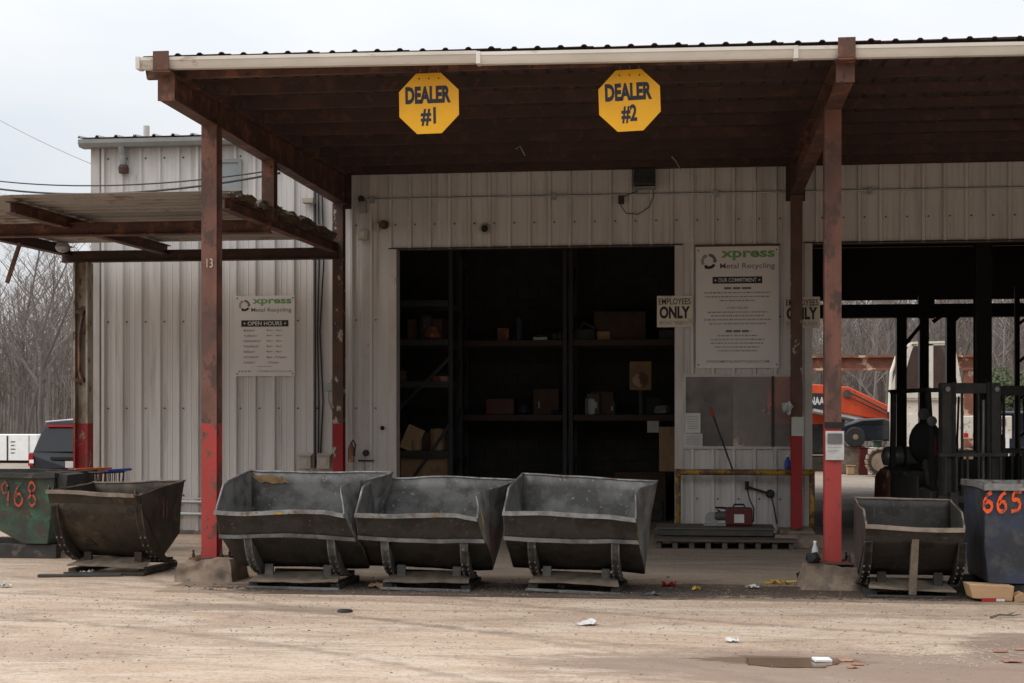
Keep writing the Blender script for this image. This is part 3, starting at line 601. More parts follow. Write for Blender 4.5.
# ================================================================== HOPPERS
def poly_sheet(poly, x):
    b = bmesh.new(); vs = [b.verts.new((x, p[0], p[1])) for p in poly]; b.faces.new(vs)
    bmesh.ops.triangulate(b, faces=b.faces[:]); bmesh.ops.subdivide_edges(b, edges=b.edges[:], cuts=3, use_grid_fill=True)
    b.verts.index_update(); mb = MB().add([v.co for v in b.verts], [tuple(v.index for v in f.verts) for f in b.faces]); b.free(); return mb
def line(p, q, n=12): p, q = Vector(p), Vector(q); return [p.lerp(q, i/n) for i in range(n+1)]
def stroke_mesh(strokes, w, seed=0):
    """flat spray-can strokes in the unit plane (u right, v up)"""
    mb = MB(); rr = random.Random(seed)
    for st in strokes:
        pts = [Vector((p[0], p[1])) for p in st]; sm = []
        for i in range(len(pts)-1):
            a, b, c, d = pts[max(i-1, 0)], pts[i], pts[i+1], pts[min(i+2, len(pts)-1)]
            for k in range(5):
                t = k/5; sm.append(.5*((2*b)+(c-a)*t+(2*a-5*b+4*c-d)*t*t+(3*b-a-3*c+d)*t*t*t))
        sm.append(pts[-1]); vs = []
        for i, p in enumerate(sm):
            d = (sm[min(i+1, len(sm)-1)]-sm[max(i-1, 0)]); d = d.normalized() if d.length > 1e-6 else Vector((1, 0)); nrm = Vector((-d.y, d.x)); ww = w*rr.uniform(.75, 1.2)/2
            vs += [(p.x+nrm.x*ww, 0, p.y+nrm.y*ww), (p.x-nrm.x*ww, 0, p.y-nrm.y*ww)]
        mb.add(vs, [(2*i, 2*i+1, 2*i+3, 2*i+2) for i in range(len(sm)-1)])
    return mb
SIX = [[(.75, .95), (.45, .8), (.2, .45), (.22, .12), (.5, 0), (.78, .15), (.76, .38), (.5, .5), (.25, .38)]]
FIVE = [[(.9, .98), (.35, .95), (.25, .58), (.6, .6), (.8, .35), (.65, .08), (.15, .02)]]
NINE = [[(.75, .75), (.5, .98), (.22, .78), (.35, .52), (.7, .62), (.76, .8), (.74, .4), (.7, 0)]]
EIGHT = [[(.5, .52), (.22, .72), (.45, .98), (.75, .78), (.5, .52), (.2, .25), (.48, 0), (.8, .22), (.5, .52)]]
def digits(ds, x, z, w, h, y, sw, seed=0, slant=0):
    mb = MB(); n = len(ds)
    for i, d in enumerate(ds):
        t = stroke_mesh(d, sw, seed+i)
        mb.add([(x+(i+v[0]*.92)*w/n+slant*v[2]*h, y-.0006*i, z+v[2]*h) for v in t.v], t.f)
    return mb
def hopper(label, loc, rot, W, D, zl, zb, body, dark, edge, seed, name='tipping_hopper', rockx=.31, twist=0, curl=0, center_leg=False, group=None, zbm=.2, amp=.02, rail=True, side_top=.25, spots=()):
    root = thing(name, label, 'hopper', loc, 0, group); root.rotation_euler = rot
    hw = W/2; yr, zr = (.13, zl-.27) if rail else (.07, zl-.13); yb = D*.6
    def wp(v):
        q = Vector((v.x*1.3+seed*5.1, v.y*1.3, v.z*1.3)); o = v+Vector(noise.noise_vector(q))*amp
        q2 = Vector((v.x*5+seed*3, v.y*5, v.z*5)); o += Vector(noise.noise_vector(q2))*amp*.22
        k = max(0, (v.x/hw-.55)/.45); kl = max(0, (-v.x/hw-.6)/.4); up = max(0, (v.z-.45)/(zb-.45)); fr = max(0, 1-v.y/D)
        o.x += -abs(twist)*1.5*k*up*fr+curl*k*k*up*(1-fr)*2.2+.25*twist*k*up*math.sin(v.z*9+v.y*4); o.z -= abs(twist)*.35*k*up*fr
        o.x -= .25*abs(twist)*kl*up*fr; o.z -= .012*math.sin((v.x/hw+1)*2.2+seed)*max(0, 1-v.y*3)*(1 if v.z > zl-.1 else 0)
        return o
    def part(mb, nm, m, **k): return mb.warp(wp).build(nm, m, root, **k)
    part(MB().patch((-hw, D, .42), (hw, D, .42), (hw, D, zb), (-hw, D, zb), 14, 6), 'back_plate', body, solid=.012, smooth=True)
    part(MB().patch((-hw, 0, zl), (hw, 0, zl), (hw, yr, zr), (-hw, yr, zr), 14, 3), 'front_plate', dark, solid=.012)
    n = 6; prf = []
    for i in range(n+1):
        t = i/n; p0, p1, p2 = Vector((yr, zr)), Vector((yr+.2, zbm+.26)), Vector((yb, zbm))
        prf.append(p0.lerp(p2, t) if rail else p0*(1-t)**2+p1*2*t*(1-t)+p2*t*t)
    bel = MB(); nx = 10; bel.v = [(-hw+W*i/nx, q.x, q.y) for q in prf for i in range(nx+1)]
    bel.f = [(j*(nx+1)+i, j*(nx+1)+i+1, (j+1)*(nx+1)+i+1, (j+1)*(nx+1)+i) for j in range(n) for i in range(nx)]
    part(bel, 'belly_plate', dark, solid=.012, smooth=True)
    part(MB().patch((-hw, yb, zbm), (hw, yb, zbm), (hw, D, .42), (-hw, D, .42), 10, 3), 'floor_plate', dark, solid=.012)
    ztf = zb-.09
    sp = [(0, zl), (.03, zl+.06), (side_top, ztf), (side_top+.12, ztf+.03), (D, zb), (D, .42), (yb, zbm), (yr, zr)]
    for sx in (-1, 1):
        s = part(poly_sheet(sp, sx*hw), 'side_plate', body, solid=.014)
        e = line((sx*hw, D, zb), (sx*hw, side_top, ztf), 8)+line((sx*hw, side_top, ztf), (sx*hw, 0, zl), 6)[1:]
        MB().tube(e, .011, 6).warp(wp).build('rim', edge, s, smooth=True)
    part(MB().tube(line((-hw-.01, D, zb), (hw+.01, D, zb), 16), .013, 6), 'rim', edge, smooth=True)
    lp = MB().tube(line((-hw-.012, -.006, zl-.01), (hw+.0, -.006, zl-.01), 18), .03, 4)
    part(lp, 'lip', edge)
    if rail: part(MB().tube(line((-hw-.005, yr-.02, zr), (hw+.005, yr-.02, zr), 18), .028, 4), 'rail', body)
    for sx in (-1, 1):
        cx = sx*hw*rockx*2 if rockx < .45 else sx*(hw-.03)
        ou = []; inn = []
        for i in range(11):
            t = i/10; p0, p1, p2 = Vector((yr-.01, zr-.02)), Vector((yr+.08, .08)), Vector((D*.92, .085))
            q = p0*(1-t)**2+p1*2*t*(1-t)+p2*t*t; dq = ((p1-p0)*(1-t)+(p2-p1)*t).normalized(); nn = Vector((-dq.y, dq.x))
            ou.append(tuple(q)); inn.append(tuple(q+nn*(.02+.16*math.sin(math.pi*min(1, t*1.05+.05)))))
        m2 = MB()
        for i in range(10): m2.prism([ou[i], ou[i+1], inn[i+1], inn[i]], 'x', cx-.03, cx+.03)
        for i in range(10): m2.prism([ou[i], ou[i+1], (ou[i+1][0]+.012, ou[i+1][1]+.012), (ou[i][0]+.012, ou[i][1]+.012)], 'x', cx-.042, cx+.042)
        rk = m2.build('rocker', body, root)
        bl = MB()
        for i in range(3, 8):
            a = Vector(ou[i]); 
            for dx in (-.028, .028): bl.obox((cx+dx, a.x-.004, a.y-.004), (.016, .014, .016), (.6, 0, 0))
        bl.build('bolt_row', 'bolt', rk, kind='stuff')
    bw = hw*.62 if rockx < .45 else hw*.8
    for sx in (-1, 1):
        MB().box(sx*bw-.05, sx*bw+.05, yb*.5+.0, D+.12, .0, .062).build('skid', dark, root, bevel=.006)
        MB().box(sx*bw*.72-.045, sx*bw*.72+.045, yb*.72, yb*.72+.05, .064, .24).build('stop_block', body, root, bevel=.006)
    fp = MB().patch((-bw-.04, yb*.5-.05, .085), (bw+.04, yb*.5-.05, .08), (bw-.02, yb*.5+.3, .15), (-bw+.02, yb*.5+.3, .15), 10, 2)
    fp.warp(lambda v: v+Vector((0, 0, .012*noise.noise((v.x*4+seed, v.y*4, 0))-.015*math.cos(v.x*2.5+seed)))).build('base_plate', 'bin_brown_edge', root, solid=.014)
    MB().box(-bw-.06, bw+.06, yb*.5-.1, yb*.5-.04, .0, .026).build('base_bar', body, root, bevel=.004)
    MB().box(-bw, bw, D+.02, D+.1, .056, .12).build('cross_bar', dark, root)
    if center_leg:
        MB().prism([(yr-.02, zr+.02), (yr+.06, zr+.02), (yb*.5, .03), (yb*.5-.08, .03)], 'x', -.035, .035).build('prop_leg', edge, root, bevel=.005)
    for (sx0, sz0, sw_, sh_, m_, where) in spots:
        t = stroke_mesh([[(0, .5), (.3, .6), (.6, .45), (1, .55)]], .8, seed)
        if where == 'back': MB().add([(sx0+v[0]*sw_, D-.012-.004, sz0+v[2]*sh_) for v in t.v], t.f).warp(wp).build('paint_smear', m_, root)
        elif where == 'side': MB().add([(hw+.012, sx0+v[2]*sw_, sz0-v[0]*sh_) for v in t.v], t.f).warp(wp).build('paint_smear', m_, root)
        else: MB().add([(sx0+v[0]*sw_, -.05, zl-.03+v[2]*.03) for v in t.v], t.f).warp(wp).build('paint_smear', m_, root)
    return root
def at(px, Y): return (P(px, 500, Y).x, Y, .008)
grp = 'grey tipping hoppers in a row under the canopy'
hopper('grey tipping hopper nearest the left front column, twisted right side plate', at(285, 15.02), (0, R(.6), R(-.5)), 1.43, 1.1, .83, 1.2, 'bin_steel', 'bin_dark', 'bin_edge', 1, amp=.03, twist=.17, curl=.06, group=grp,
       spots=((-.66, 1.06, .34, .1, 'orange_spray', 'back'), (-.1, 0, .08, 0, 'yellow_spray', 'lip'), (.3, .62, .06, .18, 'yellow_spray', 'side')))
hopper('middle grey tipping hopper of the row of three, in front of the doorway', at(421, 15.06), (0, R(1.2), R(1)), 1.33, 1.1, .80, 1.13, 'bin_steel', 'bin_dark', 'bin_edge', 2, amp=.035, twist=.13, curl=.06, group=grp,
       spots=((.1, 0, .09, 0, 'orange_spray', 'lip'), (.12, .85, .05, .3, 'yellow_spray', 'side'), (.4, .75, .07, .4, 'spray_red', 'side')))
hopper('grey tipping hopper at the right end of the row of three, leaning', at(570, 15.06), (0, R(1.9), R(-2)), 1.38, 1.1, .82, 1.15, 'bin_steel', 'bin_dark', 'bin_edge', 3, amp=.028, twist=.07, curl=.02, group=grp,
       spots=((.1, .8, .05, .35, 'yellow_spray', 'side'),))
hopper('dark brown tipping hopper standing alone at the left, curved belly', at(94, 16.2), (0, R(-.6), R(-3)), 1.08, 1.12, .95, 1.03, 'bin_brown', 'bin_brown', 'bin_brown_edge', 4, rockx=.47, twist=.04, curl=.03, rail=False, zbm=.18, amp=.025, side_top=.1, group='loose hoppers',
       spots=((.62, .86, .05, .22, 'rust_red', 'side'), (.72, .82, .05, .2, 'rust_red', 'side')))
hopper('small dark tipping hopper with a centre prop beside the right front column', at(916, 15.1), (0, R(.5), R(1)), .97, .9, .71, .95, 'bin_dark', 'bin_dark', 'bin_brown_edge', 5, rockx=.47, twist=.03, center_leg=True, rail=False, zbm=.2, amp=.02, side_top=.12, group='loose hoppers')
# green bin with 968 sprayed on its side
def side_bin(label, loc, Wd, Dp, prof, body, seed, num, numargs, rimm):
    r = thing('scrap_bin', label, 'bin', loc, 0, 'sprayed scrap bins')
    def wp(v): return v+Vector(noise.noise_vector(v*1.2+Vector((seed, 0, 0))))*.02
    for y in (0, Dp):
        b = bmesh.new(); vs = [b.verts.new((p[0], y, p[1])) for p in prof]; b.faces.new(vs); bmesh.ops.triangulate(b, faces=b.faces[:]); bmesh.ops.subdivide_edges(b, edges=b.edges[:], cuts=3, use_grid_fill=True); b.verts.index_update()
        MB().add([v.co for v in b.verts], [tuple(v.index for v in f.verts) for f in b.faces]).warp(wp).build('side_plate', body, r, solid=.014); b.free()
    for i in range(1, len(prof)):
        a, c = prof[i-1], prof[i]
        MB().patch((a[0], .008, a[1]), (a[0], Dp-.008, a[1]), (c[0], Dp-.008, c[1]), (c[0], .008, c[1]), 6, 4).warp(wp).build('end_plate', body, r, solid=.014)
    zt_ = prof[0][1]; x0, x1 = prof[0][0], prof[-1][0]
    for y in (-.02, Dp+.02): MB().tube(line((x0-.02, y, zt_-.03), (x1+.02, y, zt_-.03), 12), .045, 4).warp(wp).build('rim', rimm, r)
    for x in (x0, x1): MB().tube(line((x, -.02, zt_-.03), (x, Dp+.02, zt_-.03), 8), .04, 4).warp(wp).build('rim', rimm, r)
    zmin = min(p[1] for p in prof); xs = [p[0] for p in prof if p[1] < zmin+.05]
    for y in (.05, Dp-.2): MB().box(min(xs)-(.9 if seed == 7 else .1), max(xs)+.1, y, y+.15, 0, zmin-.02).build('skid', 'bin_black', r, bevel=.005)
    d = digits(*numargs); d.build('spray_number', num, r)
    return r
g0 = P(47, 500, 18.3)
side_bin('green scrap bin sprayed 968 at the left edge', (g0.x, 18.3, -.004), 1.6, 1.3, [(-1.75, 1.1), (-1.5, .78), (-.32, .2), (0, .2), (.05, .66), (.1, 1.1)], 'bin_green', 7, 'spray_red', ([NINE, SIX, EIGHT], -.63, .68, .54, .31, -.035, .11, 3), 'bin_black')
gb = bpy.data.objects['scrap_bin']; MB().prism([(.115, 1.1), (.26, 1.08), (.24, .93), (.12, .88)], 'y', .05, .6).warp(lambda v: v+Vector(noise.noise_vector(v*4))*.02).build('bent_lip', 'bin_black', gb)
b0 = P(985, 500, 15.3)
side_bin('blue-grey scrap bin sprayed 665 at the right edge', (b0.x, 15.3, .008), 1.6, 1.15, [(0, 1.14), (.01, .55), (.04, .16), (1.2, .16), (1.55, .6), (1.6, 1.14)], 'bin_blue', 9, 'spray_orange', ([SIX, SIX, FIVE], -.04, .87, .40, .2, -.035, .2, 5, .03), 'bin_edge')

# ================================================================== SIGNS AND WALL FITTINGS
def octa(label, px, py, txt, tilt, group):
    c = P(px, py, 14.93); r = thing('octagon_sign', label, 'sign', (c.x, 14.93, c.z-.31), 0, group); s = .305; k = s*math.tan(math.pi/8)
    pts = [(k, s), (s, k), (s, -k), (k, -s), (-k, -s), (-s, -k), (-s, k), (-k, s)]
    rot = Matrix.Rotation(R(tilt), 3, 'Y')
    def tr(v): q = rot @ Vector((v.x, v.y, v.z)); return q+Vector((0, 0, .31))
    MB().prism(pts, 'y', -.006, .002).warp(tr).build('sign_plate', 'sign_yellow', r)
    m = MB(); put_text(m, 'DEALER', -.24, -.0, .465, .175, -.0085, .05); m.warp(tr).build('lettering', 'sign_navy', r)
    m = MB(); put_text(m, txt, -.085, -.225, .155, .185, -.0085, .035); m.warp(tr).build('lettering', 'sign_navy', r)
    for dx in (-.1, 0, .1):
        MB().tube([Vector((dx, .004, .59)), Vector((dx*.9, .03, .66))], .004, 5).build('hanging_wire', 'galv', r)
        MB().lathe([(.008, -.008), (.008, -.012)], 'y', 6, (dx, 0, .56)).build('rivet', 'dark_steel', r)
octa('left yellow octagonal sign reading DEALER #1 hanging from the eave', 429, 103.5, '#1', -1, 'yellow dealer signs')
octa('right yellow octagonal sign reading DEALER #2 hanging from the eave', 629.5, 100.5, '#2', -2, 'yellow dealer signs')
SY = YW-.045
def flatrect(m, x0, x1, z0, z1, y): m.add([(x0, y, z0), (x1, y, z0), (x1, y, z1), (x0, y, z1)], [(0, 1, 2, 3)])
def logo(r, cx, cz, s, y):
    """three chasing arrows, pairs of strokes in greys, and two dark dots"""
    for k in range(3):
        m = MB(); a0 = R(90+120*k)
        pts = []
        for i in range(7):
            a = a0-R(i*14); pts.append((math.cos(a), math.sin(a)))
        ri, ro = .62*s, 1.0*s; vs = [(cx+p[0]*ro, y, cz+p[1]*ro) for p in pts]+[(cx+p[0]*ri, y, cz+p[1]*ri) for p in pts]
        m.add(vs, [(i, i+1, 8+i, 7+i) for i in range(6)])
        a = a0-R(84); b = a0-R(108); m.add([(cx+math.cos(a)*1.15*s, y, cz+math.sin(a)*1.15*s), (cx+math.cos(a)*.45*s, y, cz+math.sin(a)*.45*s), (cx+math.cos(b)*.8*s, y, cz+math.sin(b)*.8*s)], [(0, 1, 2)])
        m.build('logo_arrow', ('ink_grey', 'ink_pale', 'ink_black')[k], r)
def wordline(m, x0, x1, z, h, y, seed, dash=(.02, .06)):
    rr = random.Random(seed); x = x0
    while x < x1:
        w = min(rr.uniform(*dash), x1-x); flatrect(m, x, x+w, z, z+h, y); x += w+h*.6
def wall_sign(name, label, pa, pb):
    a, b = P(pa[0], pa[1], SY), P(pb[0], pb[1], SY); w, h = b.x-a.x, a.z-b.z
    r = thing(name, label, 'sign', (a.x, SY, b.z)); MB().box(0, w, -.004, .008, 0, h).build('sign_board', 'sign_white', r)
    y = -.0065
    logo(r, w*.155, h*(1-.12), w*.095, y)
    for sx in (.03, .97):
        for sz in (.03, .97): MB().lathe([(.012, -.004), (.008, -.012)], 'y', 8, (w*sx, 0, h*sz)).build('screw', 'dark_steel', r)
    return r, w, h, y
r, w, h, y = wall_sign('hours_sign', 'white sign with opening hours on the ribbed wall behind the left column', (235.5, 296), (294.5, 376))
m = MB(); put_text(m, 'xpress', w*.29, h*.875, w*.66, h*.085, y, .03); m.build('lettering', 'ink_green', r)
m = MB(); put_text(m, 'Metal Recycling', w*.27, h*.785, w*.68, h*.065, y, .005); m.build('lettering', 'ink_grey', r)
m = MB(); flatrect(m, w*.1, w*.9, h*.615, h*.695, y); m.build('title_band', 'ink_black', r)
m = MB(); put_text(m, 'OPEN HOURS', w*.21, h*.63, w*.58, h*.05, y-.002, .01)
for xx in (.155, .845):
    m.add([(w*xx+.018*math.cos(R(90+36*i))*(1 if i % 2 == 0 else .45), y-.002, h*.655+.018*math.sin(R(90+36*i))*(1 if i % 2 == 0 else .45)) for i in range(10)], [tuple(range(10))])
m.build('lettering', 'sign_white', r)
for i, (d, t, tw) in enumerate((('MONDAY', '8am - 4pm', .26), ('TUESDAY', '8am - 4pm', .26), ('WEDNESDAY', '8am - 4pm', .26), ('THURSDAY', '8am - 4pm', .26), ('FRIDAY', '8am - 4pm', .26), ('SATURDAY', '8am - 12 Noon', .33), ('SUNDAY', '- Closed -', .22))):
    m = MB(); zz = h*(.555-i*.0665); put_text(m, d, w*.14, zz, w*(.033*len(d)), h*.026, y, .008); m.build('lettering', 'ink_grey', r); m = MB(); put_text(m, t, w*.53, zz, w*tw, h*.028, y, .008); m.build('lettering', 'ink_grey', r)
m = MB(); flatrect(m, w*.36, w*.62, h*.118, h*.124, y); put_text(m, 'XPRESSMETALRECYCLING.COM', w*.37, h*.05, w*.58, h*.022, y, .004); wordline(m, w*.05, w*.28, h*.05, h*.02, y, 3); m.build('lettering', 'ink_pale', r, kind='stuff')
r, w, h, y = wall_sign('commitment_sign', 'tall white sign headed OUR COMMITMENT above the grimy sheet window', (696, 247), (779, 368))
MB().box(-.01, w+.01, -.02, .006, h+.001, h+.03).build('top_strip', 'rust_steel', r)
m = MB(); put_text(m, 'xpress', w*.30, h*.885, w*.65, h*.08, y, .03); m.build('lettering', 'ink_green', r)
m = MB(); put_text(m, 'Metal Recycling', w*.29, h*.805, w*.66, h*.058, y, .005); m.build('lettering', 'ink_grey', r)
m = MB(); flatrect(m, w*.2, w*.8, h*.695, h*.752, y); m.build('title_band', 'ink_black', r)
m = MB(); put_text(m, 'OUR COMMITMENT', w*.27, h*.708, w*.46, h*.032, y-.002, .008)
for xx in (.235, .765): m.add([(w*xx+.018*math.cos(R(90+36*i))*(1 if i % 2 == 0 else .45), y-.002, h*.723+.018*math.sin(R(90+36*i))*(1 if i % 2 == 0 else .45)) for i in range(10)], [tuple(range(10))])
m.build('lettering', 'sign_white', r)
m = MB(); put_text(m, 'CORE VALUES', w*.37, h*.487, w*.26, h*.018, y, .01); m.build('lettering', 'ink_grey', r); m = MB(); wordline(m, w*.34, w*.67, h*.648, h*.018, y, 11, (.08, .14)); wordline(m, w*.36, w*.66, h*.295, h*.018, y, 12, (.07, .12)); m.build('lettering', 'ink_grey', r, kind='stuff')
m = MB()
for i, (zz, a) in enumerate(((.615, .10), (.582, .11), (.55, .29), (.455, .14), (.425, .18), (.393, .1), (.36, .16), (.262, .26), (.23, .17), (.2, .18), (.168, .23), (.138, .26))): wordline(m, w*a, w*(1-a), h*zz, h*.011, y, 20+i, (.015, .06))
m.build('lettering', 'ink_pale', r, kind='stuff')
m = MB(); put_text(m, 'XPRESSMETALRECYCLING.COM', w*.12, h*.045, w*.76, h*.02, y, .006); m.build('lettering', 'ink_grey', r)
def emp(label, pa, pb, Y):
    a, b = P(pa[0], pa[1], Y), P(pb[0], pb[1], Y); w, h = b.x-a.x, a.z-b.z
    r = thing('employees_sign', label, 'sign', (a.x, Y, b.z), 0, 'employees only signs'); MB().box(0, w, -.003, .005, 0, h).build('sign_board', 'sign_cream', r)
    m = MB(); put_text(m, 'EMPLOYEES', w*.05, h*.72, w*.9, h*.2, -.0055, .012); m.build('lettering', 'ink_black', r); m = MB(); put_text(m, 'ONLY', w*.07, h*.27, w*.86, h*.4, -.0055, .045); m.build('lettering', 'ink_black', r)
    m = MB(); put_text(m, 'BEYOND THIS POINT', w*.07, h*.08, w*.86, h*.12, -.0055, .01); m.build('lettering', 'ink_pale', r)
    MB().bar((w*.5, .03, h*.5), (w*.9, .03, h*.5), .03, .02).build('bracket', 'galv', r)
emp('cream EMPLOYEES ONLY sign at the right edge of the doorway', (657, 296), (692.5, 327), YW-.075)
emp('cream EMPLOYEES ONLY sign half hidden behind the right columns', (784, 297), (820, 328), YW-.075)
def sheet(name, label, pa, pb, Y, m='paper', print_=True, seed=0, cat='paper'):
    a, b = P(pa[0], pa[1], Y), P(pb[0], pb[1], Y); w, h = b.x-a.x, a.z-b.z
    r = thing(name, label, cat, (a.x, Y, b.z)); MB().patch((0, 0, 0), (w, 0, 0), (w, 0, h), (0, 0, h), 4, 4).warp(lambda v: v+Vector((0, -.004-.012*abs(noise.noise((v.x*7+seed, v.z*7, 0))), 0))).build('sheet', m, r, solid=.002)
    if print_:
        q = MB()
        for i in range(6): wordline(q, w*.12, w*.85, h*(.8-i*.12), h*.03, -.021, seed+i, (.01, .04))
        q.build('print', 'ink_pale', r, kind='stuff')
    return r
sheet('notice', 'upper white notice taped on the grimy sheet window', (685.5, 413), (700.5, 433), YW-.05, seed=1)
sheet('notice', 'lower white notice taped under another on the grimy sheet window', (684, 433.5), (702.5, 447.5), YW-.05, seed=2)
sheet('notice', 'grey-white paper wrapped on the back column beside the sheet window', (791.5, 417), (804, 436), YB-.105, 'paper_grey', False, 3)
r = sheet('notice', 'white notice with a dark picture on the right front column', (825.5, 431), (844, 460), YF-.118, 'paper', False, 4)
w = P(844, 431, YF-.118).x-P(825.5, 431, YF-.118).x; h = .31
m = MB(); flatrect(m, .02, w-.02, h*.55, h*.9, -.02); m.build('picture', 'ink_grey', r); m = MB(); wordline(m, .02, w-.03, h*.42, .008, -.02, 5); wordline(m, .02, w-.05, h*.3, .008, -.02, 6); m.build('print', 'ink_pale', r)
a = P(834.5, 425, YF-.113); tag(MB().box(a.x-.104, a.x+.104, YF-.122, YF-.112, a.z-.03, a.z+.03).build('tape_band', 'black_rubber'), 'black tape band round the right front column above the notice', 'tape')
# yellow pipe rail
q0, q1 = P(678, 472, YW-.35), P(800, 472, YW-.35); zz = q0.z
r = thing('guard_rail', 'yellow pipe guard rail in front of the wall right of the doorway', 'rail', (q0.x, YW-.35, 0))
L_ = P(812, 472, YW-.35).x-q0.x
MB().tube([(0, 0, zz), (L_, 0, zz)], .045, 10).build('top_rail', 'yellow_pipe', r, smooth=True)
for x in (0, L_): MB().tube([(x, 0, .007), (x, 0, zz+.045)], .042, 10).build('post', 'yellow_pipe', r, smooth=True)
# top conduit, floodlight, camera, lamp etc.
za = P(500, 197, YW-.06).z
r = thing('conduit', 'long thin electric conduit across the top of the wall', 'conduit', (-5.05, YW-.06, za))
MB().tube([(0, 0, 0), (9.9, 0, 0)], .014, 6).build('pipe', 'galv', r)
for px in (372, 554, 716, 870): MB().box(P(px, 197, YW-.06).x+5.05-.03, P(px, 197, YW-.06).x+5.05+.03, -.03, .03, -.06, .045).build('junction_box', 'galv', r)
c = P(644.5, 178, YW-.2); r = thing('floodlight', 'dark wall floodlight with a drooping cable above the doorway', 'light', (c.x, YW-.04, c.z))
MB().prism([(-.32, -.12), (-.02, -.16), (0, .15), (-.2, .15)], 'x', -.16, .16).build('housing', 'dark_machine', r, bevel=.02); MB().box(-.16, .16, -.31, -.1, -.17, -.145).build('lens', 'grey_metal', r)
MB().tube([(-.1, -.05, -.17), (-.34, -.04, -.26), (-.36, -.04, -.38), (-.28, -.04, -.5), (-.1, -.04, -.52), (.06, -.04, -.42), (.13, -.04, -.26), (.12, -.05, -.15)], .007, 6).build('cable', 'cable', r, smooth=True)
MB().box(-.39, -.31, -.07, .0, -.36, -.24).build('cable_box', 'dark_steel', r)
c = P(485, 229, YW-.05); r = thing('dome_camera', 'small white dome security camera above the doorway', 'camera', (c.x, YW-.035, c.z))
MB().lathe([(.085, 0), (.085, -.03), (.06, -.06)], 'y', 16).build('mount', 'plastic_beige', r); MB().lathe([(.055, -.06), (.05, -.085), (.03, -.105), (.008, -.11)], 'y', 14).build('dome', 'black_paint', r, smooth=True)
c = P(363.5, 235, YW-.05); r = thing('alarm_box', 'square beige alarm box on the wall right of the back left column', 'box', (c.x, YW-.035, c.z))
MB().box(-.075, .075, -.07, 0, -.08, .08).build('case', 'plastic_beige', r, bevel=.012); MB().lathe([(.045, -.071), (.04, -.078)], 'y', 16).build('speaker_ring', 'trim', r)
c = P(381, 226, YW-.05); r = thing('wall_lamp', 'small bulkhead lamp with round brown cap near the doorway corner', 'light', (c.x, YW-.035, c.z))
MB().box(-.1, -.02, -.06, 0, -.08, .04).build('case', 'plastic_beige', r, bevel=.008); MB().lathe([(.06, -.02), (.07, -.06), (.065, -.13), (.04, -.16)], 'y', 14, (.06, 0, .01)).build('cap', 'rust_steel', r, smooth=True)
c = P(363, 203, YW-.05); r = thing('bell_box', 'grey conduit box with round cap under the canopy at the wall corner', 'box', (c.x, YW-.035, c.z))
MB().box(-.04, .06, -.08, 0, -.16, .02).build('case', 'galv', r, bevel=.008); MB().lathe([(.045, 0), (.05, -.06), (.03, -.09)], 'y', 12, (-.02, 0, .06)).build('cap', 'dark_steel', r)
c = P(310, 201, YW-.05); tag(MB().box(c.x-.09, c.x+.09, YW-.2, YW-.034, c.z-.05, c.z+.03).build('wall_bracket', 'plastic_beige', bevel=.01), 'small cream bracket on the upper wall by the black cable', 'bracket')
def wallx(px, Y=YW-.06): return P(px, 400, Y).x
def zw(py, Y=YW-.06): return P(400, py, Y).z
r = thing('power_riser', 'black service cables running down the wall to two grey meter boxes', 'cable', (wallx(317), YW-.04, zw(470)))
b = zw(470)
for px, wv in ((315, .0), (318, .013), (321.5, .03)):
    x = wallx(px)-wallx(317); MB().tube([(x, 0, zw(185)-b), (x+wv, 0, zw(260)-b), (x-wv, 0, zw(330)-b), (x+wv*.6, 0, zw(400)-b), (x-.03*(px > 320), 0, zw(468)-b)], .012, 6).build('cable', 'cable', r, smooth=True)
r2 = []
for px, lab in ((306, 'left grey meter box at the foot of the wall behind the first hopper'), (325, 'right grey meter box at the foot of the wall behind the first hopper')):
    q = thing('meter_box', lab, 'box', (wallx(px), YW-.034, zw(469)), 0, 'grey meter boxes')
    MB().box(-.1, .1, -.13, 0, 0, .2).build('case', 'plastic_beige', q, bevel=.01); MB().prism([(-.15, .2), (0, .24), (0, .2)], 'x', -.11, .11).build('hood', 'plastic_beige', q); MB().box(-.05, .05, -.137, -.13, .06, .15).build('cover', 'trim', q)
r = thing('switch_box', 'small grey switch box with thin conduit left of the back left column', 'box', (wallx(329.5), YW-.034, zw(391)))
MB().box(-.06, .06, -.08, 0, 0, .12).build('case', 'galv', r, bevel=.006); MB().tube([(-.01, -.04, 0), (-.01, -.04, -.15), (.05, -.04, -.32), (.05, -.04, -1.1)], .012, 6).build('conduit', 'galv', r); MB().tube([(.03, -.04, .12), (.03, -.04, .18)], .012, 6).build('conduit_stub', 'galv', r)
r = thing('fire_extinguisher', 'small dull extinguisher hanging beside the red foot of the back left column', 'extinguisher', (wallx(351.5, YB), YB-.02, zw(462, YB)))
MB().lathe([(.045, 0), (.05, .02), (.05, .2), (.03, .25), (.015, .28)], 'z', 12).build('cylinder', 'rust_red', r, smooth=True); MB().tube([(0, 0, .28), (.03, -.02, .33), (.07, -.02, .26), (.055, -.03, .08)], .012, 6).build('hose', 'cable', r)
r = thing('wall_tap', 'black wall tap with hanging string left of the doorway', 'tap', (wallx(366), YW-.04, zw(453)))
MB().lathe([(.05, 0), (.05, -.05), (.035, -.07)], 'y', 12).build('valve', 'black_paint', r); MB().tube([(-.01, -.05, -.04), (-.012, -.05, -.3)], .006, 5).build('string', 'rust_red', r); MB().box(-.12, .12, -.04, 0, -.13, -.105).build('bracket', 'dark_steel', r)
c = P(382, 428, YW-.05); tag(MB().lathe([(.03, 0), (.035, -.03), (.015, -.05)], 'y', 8, (c.x, YW-.0, c.z)).build('wall_plug', 'black_rubber'), 'small black plug on the wall left of the doorway', 'plug')
